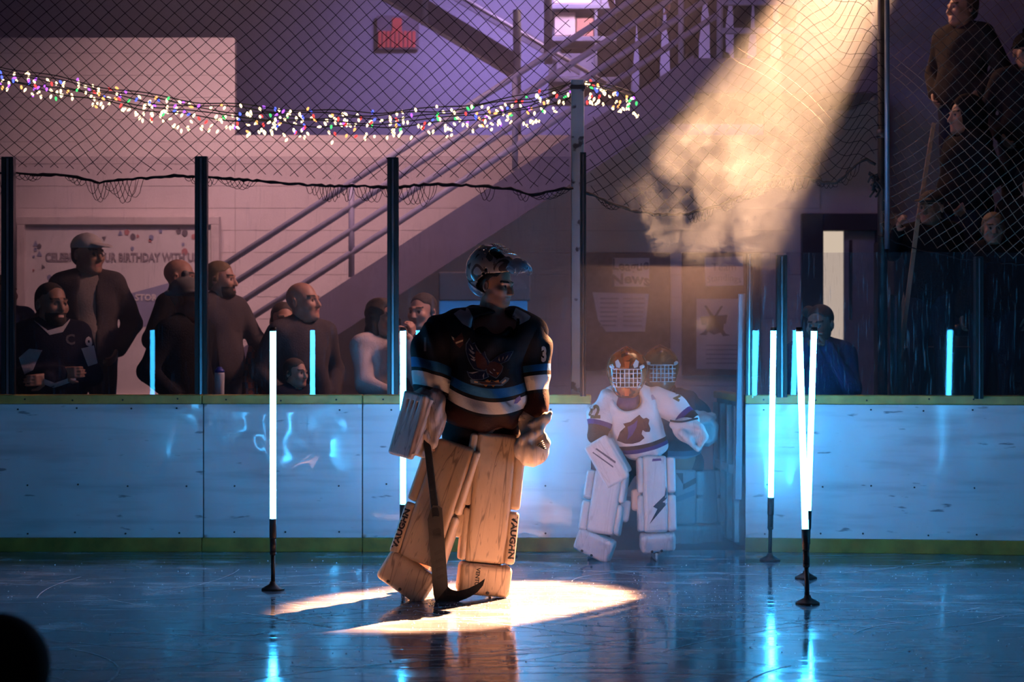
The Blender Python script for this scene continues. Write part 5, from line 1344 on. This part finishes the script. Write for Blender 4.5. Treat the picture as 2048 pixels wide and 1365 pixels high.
for sl_i, px, py, txt, ti in ((0, 1186, 824, '22', 0), (1, 1352, 800, '2', -.5)):
    so = wq['sleeves'][sl_i]; bs = bvh_of(so.data, WB); Vt, Ft = text2d(txt, .115, .006); ca, sa = math.cos(ti), math.sin(ti)
    decal('sleeve_number', None, lambda x, y: q((px, py))+Vector((x*.75*ca-y*sa, 0, x*.75*sa+y*ca)), (0, 1, 0) if sl_i == 0 else (-.1, 1, -.35), bs, C('number_olive', (.13, .10, .05)), so, lift=.004, mesh2d=(Vt, Ft))
decal('chest_patch', [[(1300, 790), (1312, 787), (1314, 797), (1302, 800)]], wj, (0, 1, 0), wq['bvh'], C('patch_pink', (.40, .30, .36)), wq['jersey'], lift=.004)
# blocker and catcher
bt, bb = q((1190, 882, -.12)), q((1238, 966, -.16)); Rb = frameR(bt, bb, math.radians(-15)); Lb = (bt-bb).length
s = SDF(); s.box((0, 0, 0), (.088, .026, Lb/2), None, rd=.018); s.box((.08, .05, 0), (.02, .06, Lb/2-.03), None, rd=.015); s.ell((.02, .08, .02), (.07, .06, .10), k=.02)
blk = place('blocker', s.mesh('blocker', .008), M_wpad, R_, (bt+bb)/2, Rb)
decal('printed_mark', [[(-.05, .10), (-.042, .10), (.03, -.05), (.022, -.055)], [(-.02, .11), (-.008, .11), (.06, -.03), (.05, -.04)]], lambda x, y: Vector((x, 0, y)), (0, 1, 0), bvh_of(blk.data), mat('mark_blue', (.08, .08, .12), .5), blk, lift=.002, org=Vector((0, 0, 0)))
s = SDF(); s.ell(q((1378, 862, -.14)), (.115, .07, .085), Matrix.Rotation(.35, 3, 'Y'), k=.02); s.ell(q((1384, 858, -.225)), (.070, .045, .045), Matrix.Rotation(.35, 3, 'Y'), k=.015, op='s')
s.chain([q((1346, 850, -.16)), q((1372, 846, -.19)), q((1398, 852, -.19))], [.026, .028, .022], k=.02); s.chain([q((1402, 858, -.17)), q((1408, 874, -.17)), q((1396, 900, -.16))], [.026, .026, .016], k=.02); s.chain([q((1362, 866, -.2)), q((1376, 880, -.2)), q((1392, 898, -.18))], [.02, .022, .014], k=.02)
link('catching_glove', s.mesh('catching_glove', .008, WB), pad_mat('catcher_white', (.56, .52, .52), amount=.4), R_)
MB().tube([q((1340+i*8, 842+3*math.sin(i*.6)-i*.3, -.225)) for i in range(8)], .007, 6).build('glove_piping', M_strap, R_)

TEAL = (.03, .16, .26); WB2 = (.30, .40, .46)
bq = gate_goalie(14.45, 1345, 'goalie in dark jersey waiting behind the white-jersey goalie at the gate', (1320, 740), .05, .06, 1.10,
    [((1345, 830, .03), (1360, 920), .13, .13), ((1300, 800), (1295, 880), .05, .04), ((1385, 805), (1410, 860, -.1), .05, .04), ((1340, 920), (1330, 1060), .08, .05), ((1370, 920), (1385, 1060), .08, .05), ((1330, 800), (1322, 760), .06, .055)],
    {'name': 'dark_jersey', 'sh': [('e', (1343, 825), (.20, .15, .16)), ('e', (1352, 880), (.20, .17, .20)), ('c', (1305, 800, .02), (1375, 802, .02), .08, .08)], 'hem': (1355, 945), 'curve': -.6, 'stops': [(0, (.02, .02, .026)), (.05, TEAL), (.09, WB2), (.12, TEAL), (.16, (.02, .02, .026))]},
    [([(1372, 805), (1395, 830), (1408, 862, -.06)], [.08, .085, .075], [(0, TEAL), (.07, WB2), (.11, TEAL), (.15, (.02, .02, .026))]), ([(1308, 805), (1296, 835), (1295, 870)], [.08, .08, .07], [(0, TEAL), (.07, WB2), (.11, TEAL), (.15, (.02, .02, .026))])],
    [dict(top=(1372, 940, -.08), bot=(1372, 1050, -.12), yaw=.1, outer=1, w=.24, marks=[([(-.08, .17), (-.03, .17), (-.03, .05), (.10, .12), (.10, .16), (-.03, .09)], mat('stripe_dark', (.03, .03, .045), .5)), ([(-.08, .0), (.10, .07), (.10, .03), (-.08, -.04)], mat('stripe_teal', (.05, .22, .32), .5))]),
     dict(top=(1412, 940, .02), bot=(1418, 1048, -.02), yaw=.35, outer=1, w=.22)],
    {'mask': mask_paint('mask_bronze', (.16, .085, .045), (.10, .06, .04), .2), 'cage': mat('cage_pale', (.55, .66, .72), .3, metal=.3), 'neck': C('neck_dark', (.02, .018, .02)), 'pants': C('dark_pants', (.014, .013, .016)), 'pad': pad_mat('teal_pad', (.30, .40, .46), amount=.4), 'roll': pad_mat('teal_roll', (.34, .45, .50), amount=.2)},
    {'pants': [((1340, 925, .02), (1372, 925, .02), .12, .12), ((1340, 930, .02), (1335, 980), .1, .08), ((1375, 930, .02), (1380, 980), .1, .08)], 'skates': [((1335, .14), (0, -1, 0)), ((1385, .16), (.1, -1, 0))]})
q = bq['q']; WB = world_loc(bq['root'])
s = SDF(); s.ell(q((1410, 862, -.16)), (.10, .08, .115), k=.02); s.cap(q((1396, 832, -.10)), q((1424, 836, -.10)), .04, .035, k=.03); s.ell(q((1416, 866, -.24)), (.06, .05, .07), k=.02, op='s'); s.disp = fold(.003, 40, 60)
link('catching_glove', s.mesh('catching_glove', .009, WB), pad_mat('catcher_teal', (.38, .46, .50), amount=.4), bq['root'])

# ================================================================== SPECTATORS
GL = 'spectators behind the left glass'; GR = 'spectators on the right stand'; GU = 'spectators on the upper landing'
navy = C('navy_jersey', (.012, .013, .026)); charcoal = C('charcoal_jacket', (.065, .052, .054)); blackc = C('black_coat', (.010, .009, .011)); royal = C('blue_shirt', (.02, .03, .10))
plaid = C('plaid_shirt', (.16, .06, .05)); pale = C('pale_sweater', (.50, .40, .38)); tanshirt = C('tan_shirt', (.30, .24, .20)); grey = C('grey_hoodie', (.075, .065, .070)); brown = C('brown_coat', (.05, .032, .030)); rust = C('rust_coat', (.16, .06, .045))
hair_br = mat('brown_hair', (.05, .028, .018), .6, bump=.6, bscale=200); hair_bl = mat('fair_hair', (.20, .12, .06), .6, bump=.6, bscale=200); hair_gr = mat('grey_cap', (.16, .15, .15), .8); cap_w = mat('white_cap', (.52, .46, .42), .8, bump=.3)

# plaid: crossed stripes
nt = plaid.node_tree; N_ = nt.nodes; tc = N_.new('ShaderNodeTexCoord'); ck = N_.new('ShaderNodeTexChecker'); ck.inputs['Scale'].default_value = 22; nt.links.new(tc.outputs['Object'], ck.inputs['Vector'])
ck.inputs[1].default_value = (.22, .07, .05, 1); ck.inputs[2].default_value = (.07, .05, .06, 1); nt.links.new(ck.outputs[0], [q for q in N_ if q.type == 'MIX'][0].inputs[6])

# a step behind the boards that the back row stands on
tag(MB().bx((-4.6, 14.66, 0), (-1.85, 16.2, .30), .01).build('viewing_step', M_lobby, origin=(-2.8, 15.4, 0)), 'dark raised step the back row of spectators stands on', 'platform')

p1_ = person('bearded man in a navy hockey jersey with white trim, arms folded, left glass', 103, 566, 14.32, None, .30, navy, ('crossed', 'crossed'), 'buzz', M_brow, M_skin2, head_yaw=.5, beard=1, bulk=1.28, group=GL, foot_z=0.0, hscale=1.2)
r, jm, hc, hR, sc = p1_
bj = bvh_of(jm); M_trim = C('white_trim', (.46, .42, .42))
O0 = Vector((0, 0, 0))
for polys in ([[(-.20, 1.25), (-.14, 1.31), (-.065, 1.30), (-.12, 1.17), (-.17, 1.14)]], [[(.17, 1.31), (.25, 1.33), (.27, 1.21), (.21, 1.19)]], [[(-.12, 1.10), (.0, 1.05), (.13, 1.10), (.13, 1.135), (.0, 1.085), (-.11, 1.135)]], [[(-.11, 1.50), (-.02, 1.40), (.06, 1.42), (.12, 1.52), (.06, 1.46), (-.03, 1.43)]]):
    decal('jersey_trim', [[(x*sc*1.1, z*sc) for x, z in p] for p in polys], lambda x, y: Vector((x, -.3, y)), (0, 1, 0), bj, M_trim, r, lift=.004, org=O0)
jo = [c for c in r.children if c.name.startswith('jacket')][0]; jo.name = 'jersey'
decal('captain_letter', None, lambda x, y: Vector((.12+x, -.3, 1.46+y)), (0, 1, 0), bj, C('dim_letter', (.10, .09, .10)), r, lift=.004, mesh2d=text2d('C', .10, .003), org=O0)
decal('sleeve_number', None, lambda x, y: Vector((.255+x*.7, -.3, 1.42+y)), (0, 1, 0), bj, M_trim, r, lift=.004, mesh2d=text2d('9', .15, .005), org=O0)
p2_ = person('man in a white cap and open charcoal jacket over a tan shirt, by the banner', 176, 470, 15.05, None, .20, charcoal, ('pocket', 'pocket'), 'cap', cap_w, M_skin2, head_yaw=.75, bulk=1.1, open_front=tanshirt, group=GL, foot_z=.30)
r, jm, hc, hR, sc = p2_
gl = MB()
for q_ in (-1, 1): gl.tube([hR @ (Vector((q_*.032+.022*math.cos(a), -.108, .002+.016*math.sin(a)))*sc)+hc for a in np.linspace(0, 2*PI, 13)], .002, 5)
gl.tube([hR @ (Vector((-.01, -.112, .004))*sc)+hc, hR @ (Vector((.01, -.112, .004))*sc)+hc], .002, 5); gl.build('eyeglasses', M_black, None).parent = r
person('person in a royal blue shirt partly hidden by the left edge post', 8, 552, 15.0, None, .5, royal, ('down', 'down'), 'short', hair_br, group=GL, foot_z=.30, head_yaw=.3)
person('bald man in a black jacket looking away to the right, by the second post', 358, 519, 15.10, None, 1.25, blackc, ('pocket', 'pocket'), None, None, M_skin, head_yaw=.25, bulk=1.15, group=GL, foot_z=.30)
person('person in a grey cap and black coat in front of the bald man', 374, 560, 14.35, None, 1.0, blackc, ('pocket', 'down'), 'beanie', hair_gr, M_skin2, head_yaw=.4, bulk=1.05, group=GL, foot_z=0.0)
person('fair-haired bearded man in a charcoal jacket right of the second post', 440, 524, 15.0, None, .85, charcoal, ('down', 'rail'), 'short', hair_bl, M_skin, head_yaw=.45, beard=.8, group=GL, foot_z=.30, bulk=1.05)
person('bald man in a dark zipped jacket below the stair rails', 605, 565, 14.6, None, .65, charcoal, ('pocket', 'pocket'), None, None, M_skin, head_yaw=.45, head_pitch=-.1, group=GL, foot_z=0.0, bulk=1.05)
person('person in a red plaid shirt half hidden behind the bald man in the zipped jacket', 566, 606, 15.15, None, .3, plaid, ('down', 'down'), 'short', hair_br, group=GL, foot_z=0.0)
person('small child peering over the boards beside the first light tube', 590, 718, 14.16, None, .7, navy, ('down', 'down'), 'short', hair_br, head_yaw=.3, group=GL, foot_z=0.0, hands=False)
person('woman in a pale sweater left of the goalie, raising a hand', 764, 598, 14.42, None, .75, pale, ('rail', 'chin'), 'long', hair_br, head_yaw=.25, group=GL, foot_z=0.0)
p9 = person('person holding a phone up between the post and the goalie', 846, 588, 15.10, None, -.45, brown, ('phone', 'phone'), 'short', M_brow, head_yaw=-.1, group=GL, foot_z=0.0)
a = p9[0].location+Matrix.Rotation(-.45, 3, 'Z') @ (Vector((0, -.40, 1.50))*p9[4]); ph = MB().box(a, (.038, .006, .072), Matrix.Rotation(-.35, 3, 'Z'), .006).build('phone', M_black, origin=a); tag(ph, 'dark phone held up beside the goalie’s shoulder', 'phone')

# tumbler standing on the ledge behind the boards
a = W(439, 792, 14.10); tb = empty('tumbler', a, 'white insulated tumbler with a blue lid behind the boards', 'bottle')
MB().lathe(a, [(.030, 0), (.034, .01), (.036, .15), (.034, .165)], 20).build('cup', mat('tumbler_white', (.55, .54, .56), .4), tb)
MB().lathe(a, [(.035, .163), (.036, .178), (.026, .186), (.018, .200), (.010, .204)], 20).build('lid', mat('tumbler_blue', (.02, .03, .25), .35), tb)
tag(MB().bx((xpx(-90, BY), BY+.108, .92), (xpx(1140, BY), BY+.38, zpy(792, 14.10)), .006).build('ledge', M_dark, origin=(-1.5, BY+.2, .9)), 'narrow dark ledge along the back of the left boards', 'ledge')

# ---- right side
person('child with a hair bun leaning on the scratched glass behind the crossed light tubes', 1640, 612, 14.15, None, -.25, C('violet_top', (.05, .05, .14)), ('chin', 'chin'), 'bun', hair_br, M_skin, head_yaw=-.3, head_pitch=.15, group=GR, foot_z=0.0)
person('boy in a dark cap and black coat with a hand on the blue-grey post', 1862, 384, 15.0, 1.62, -.20, blackc, ('up', 'down'), 'cap', M_brow, M_skin2, head_yaw=-.45, bulk=1.2, group=GR, foot_z=None)
person('fair-haired child in a black coat at the right end of the scratched glass', 1986, 426, 14.9, 1.55, -.1, blackc, ('down', 'down'), 'short', hair_bl, M_skin2, bulk=1.25, group=GR, foot_z=None)
person('hooded adult in black behind the boy in the cap', 1932, 196, 15.5, 1.85, -1.3, blackc, ('pocket', 'pocket'), 'hood', blackc, M_skin2, bulk=1.35, group=GR)
person('tall man in a dark jacket at the back of the right stand', 1926, -18, 16.2, 1.88, -.8, C('olive_jacket', (.03, .024, .022)), ('pocket', 'pocket'), 'short', hair_br, M_skin2, head_yaw=-.4, bulk=1.15, group=GR)
person('person in a dark coat cut off by the right edge, upper row', 2052, 70, 15.8, 1.80, -.1, C('dim_coat', (.022, .018, .020)), ('pocket', 'pocket'), 'beanie', blackc, M_skin2, bulk=1.2, group=GR)
person('person in a black coat cut off by the right edge, front row', 2062, 330, 15.2, 1.75, -.1, blackc, ('down', 'down'), 'hood', blackc, M_skin2, bulk=1.3, group=GR)
# tiers they stand on
M_tier = mat('stand_tier', (.03, .027, .034), .7)
for i, (y0, y1, z) in enumerate(((14.55, 15.18, .62), (15.18, 15.9, 1.42), (15.9, 16.8, 2.28))):
    lb = ('lowest', 'middle', 'top')[i]+' dark tier of the right stand'
    tag(MB().bx((xpx(1788, y0), y0, 0), (5.2, y1, z-.02), .01).build('stand_tier', M_tier, origin=(4, y0, 0)), lb, 'bleacher', 'tiers of the right stand')
M_wood = mat('pale_wood', (.40, .25, .16), .6, stretch=(1, 1, .1), scale=20)
for (x0_, y0_, x1_, y1_, Y_, lb) in ((1868, 246, 1758, 905, 15.22, 'long pale wooden pole leaning beside the dark spectators'), (1836, 438, 1752, 1080, 14.46, 'short pale wooden pole behind the blue-grey post')):
    a, b = W(x0_, y0_, Y_), W(x1_, y1_, Y_); tag(MB().beam(b, a, .032, .018, .004).build('wooden_pole', M_wood, origin=b), lb, 'pole')

# ---- on the landing and the stairs
Lk = dict(group=GU, foot_z=LZ)
person('person in dark clothes on the upper stairs beside the shelf', 1272, -240, 17.42, 1.78, .4, brown, ('down', 'down'), 'short', M_brow, group=GU, trousers=M_greyt, foot_z=zpy(205, 17.42), res=.02)
person('person in a dark coat on the upper stairs one step higher', 1330, -270, 17.92, 1.80, -.3, charcoal, ('down', 'pocket'), 'short', M_brow, group=GU, trousers=M_greyt, foot_z=zpy(170, 17.92), res=.02)
person('broad person in black at the left end of the landing', 1410, -300, 17.45, 1.86, .1, blackc, ('down', 'down'), 'short', M_brow, bulk=1.5, trousers=blackc, res=.02, **Lk)
person('person in a grey coat in the middle of the landing', 1505, -300, 18.3, 1.75, .2, grey, ('down', 'down'), 'long', hair_br, trousers=M_greyt, res=.02, **Lk)
person('person in a rust-coloured coat on the landing next to the light beam', 1552, -300, 17.55, 1.72, -.2, rust, ('down', 'down'), 'long', hair_br, trousers=M_greyt, res=.02, **Lk)

# ---- dark figure close to the camera, bottom left corner
fy = 4.5; fp = W(-14, 1226, fy)
root = empty('person', Vector((fp.x, fy, 0)), 'dark crouching figure close to the camera in the bottom left corner', 'person')
s = SDF(); s.ell(fp+Vector((0, 0, -.135)), (.118, .135, .135), k=.02); s.cap(fp+Vector((0, .0, -.22)), fp+Vector((-.02, .0, -.34)), .07, .09, k=.04); s.ell(fp+Vector((-.06, 0, -.46)), (.22, .16, .18), k=.06); s.ell((fp.x-.08, fy, .26), (.24, .28, .22), k=.08)
s.cap((fp.x+.06, fy-.1, .12), (fp.x+.08, fy-.42, .34), .09, .08, k=.05); s.cap((fp.x+.08, fy-.42, .34), (fp.x+.08, fy-.40, .07), .075, .055, k=.04); s.cap((fp.x-.2, fy-.1, .12), (fp.x-.22, fy-.40, .10), .09, .08, k=.05)
me = s.mesh('body', .016, world_loc(root)); link('body', me, blackc, root)
s = SDF(); s.ell(fp+Vector((0, .0, -.125)), (.126, .145, .125), k=.02); s.plane(fp+Vector((0, 0, -.17)), (0, -.2, -1), k=.01); link('knit_hat', s.mesh('knit_hat', .010, world_loc(root)), C('black_knit', (.012, .011, .013)), root)

# ================================================================== SMOKE
def smoke_mat(name, color, build):
    m = bpy.data.materials.new(name); m.use_nodes = True; nt = m.node_tree; N = nt.nodes; L = nt.links; N.clear()
    out = N.new('ShaderNodeOutputMaterial'); v = N.new('ShaderNodeVolumeScatter'); v.inputs['Color'].default_value = (*color, 1); v.inputs['Anisotropy'].default_value = .25
    L.new(v.outputs[0], out.inputs['Volume']); L.new(build(N, L), v.inputs['Density']); return m
def nmath(N, L, op, a, b=None):
    n = N.new('ShaderNodeMath'); n.operation = op
    for i, x in enumerate((a, b)):
        if x is None: continue
        if isinstance(x, (int, float)): n.inputs[i].default_value = x
        else: L.new(x, n.inputs[i])
    return n.outputs[0]
def nrange(N, L, v, a, b, c, d):
    r = N.new('ShaderNodeMapRange'); r.inputs[1].default_value = a; r.inputs[2].default_value = b; r.inputs[4].default_value = d; L.new(v, r.inputs[0])
    if isinstance(c, (int, float)): r.inputs[3].default_value = c
    else: L.new(c, r.inputs[3])
    return r.outputs[0]

# thick smoke hanging in the air above the gate; its axis (local z) runs up towards the rafters
sd = (SPOT_AT-SPOT_AIM).normalized()
s_lo = SPOT_AIM+sd*2.6
def thick(N, L):
    tc = N.new('ShaderNodeTexCoord'); sp = N.new('ShaderNodeSeparateXYZ'); L.new(tc.outputs['Object'], sp.inputs[0])
    n1 = N.new('ShaderNodeTexNoise'); n1.inputs['Scale'].default_value = 1.9; n1.inputs['Detail'].default_value = 2; n1.inputs['Distortion'].default_value = .5; L.new(tc.outputs['Object'], n1.inputs['Vector'])
    n2 = N.new('ShaderNodeTexNoise'); n2.inputs['Scale'].default_value = 6.5; n2.inputs['Detail'].default_value = 2; n2.inputs['Distortion'].default_value = .8; L.new(tc.outputs['Object'], n2.inputs['Vector'])
    vo = N.new('ShaderNodeTexVoronoi'); vo.inputs['Scale'].default_value = 2.3; vo.inputs['Randomness'].default_value = 1.0
    wv = N.new('ShaderNodeMix'); wv.data_type = 'VECTOR'; wv.inputs[0].default_value = .10; L.new(tc.outputs['Object'], wv.inputs[4]); L.new(n2.outputs[1], wv.inputs[5]); L.new(wv.outputs[1], vo.inputs['Vector'])
    z = nmath(N, L, 'ADD', sp.outputs[2], nmath(N, L, 'MULTIPLY', nmath(N, L, 'SUBTRACT', .40, vo.outputs[0]), 1.5))
    z = nmath(N, L, 'ADD', z, nmath(N, L, 'MULTIPLY', nmath(N, L, 'SUBTRACT', n2.outputs[0], .5), .7))
    body = nrange(N, L, z, .60, .68, 0, 1)                        # billowing lower end
    thin = nrange(N, L, sp.outputs[2], .75, 1.5, 2.1, .62)
    wisps = nrange(N, L, n2.outputs[0], .38, .62, nrange(N, L, sp.outputs[2], .8, 1.8, .25, .9), 1.25)
    d = nmath(N, L, 'MULTIPLY', nmath(N, L, 'MULTIPLY', body, thin), wisps)
    low = nmath(N, L, 'MULTIPLY', nrange(N, L, n1.outputs[0], .50, .72, 0, 1), nrange(N, L, z, -.1, .7, .01, .09))
    return nmath(N, L, 'MULTIPLY', nmath(N, L, 'MAXIMUM', d, low), .043)
s_c = s_lo
Rz = sd.to_track_quat('Z', 'Y').to_matrix()
mb = MB(); mb.tube([Vector((0, 0, -1.6)), Vector((0, 0, 4.2))], [.85, .55], 20); sm = mb.build('smoke_cloud', smoke_mat('smoke', (.66, .86, 1.0), thick))
sm.location = s_lo; sm.rotation_euler = Rz.to_euler(); tag(sm, 'drifting smoke in the warm light beam above the gate', 'smoke', kind='stuff')

# low blue fog around the gate
def low_fog(N, L):
    tc = N.new('ShaderNodeTexCoord'); sp = N.new('ShaderNodeSeparateXYZ'); L.new(tc.outputs['Object'], sp.inputs[0])
    n1 = N.new('ShaderNodeTexNoise'); n1.inputs['Scale'].default_value = 1.8; n1.inputs['Detail'].default_value = 1; L.new(tc.outputs['Object'], n1.inputs['Vector'])
    h = nrange(N, L, sp.outputs[2], 0.0, 1.3, 1.0, .04); x = nrange(N, L, nmath(N, L, 'ABSOLUTE', sp.outputs[0]), .3, 1.15, 1.0, 0.0); y = nrange(N, L, nmath(N, L, 'ABSOLUTE', sp.outputs[1]), .3, 1.2, 1, 0)
    return nmath(N, L, 'MULTIPLY', nmath(N, L, 'MULTIPLY', nmath(N, L, 'MULTIPLY', h, x), y), nrange(N, L, n1.outputs[0], .35, .7, .25, .85))
fg = MB().bx((-1.2, -1.25, 0.002), (1.2, 1.25, 1.95)).build('low_fog', smoke_mat('fog', (.9, .93, 1.0), low_fog)); fg.location = (1.0, 13.75, 0)
tag(fg, 'low blue fog drifting over the ice at the open gate', 'fog', kind='stuff')

# thin even haze among the spectators
def even(N, L):
    v = N.new('ShaderNodeValue'); v.outputs[0].default_value = .034; return v.outputs[0]
hz = MB().bx((-4.5, 14.0, .02), (1.9, 16.95, 4.6)).build('thin_haze', smoke_mat('haze', (.95, .93, .97), even), origin=(-1.3, 15.4, .02))
tag(hz, 'thin haze hanging among the spectators behind the glass', 'haze', kind='stuff')
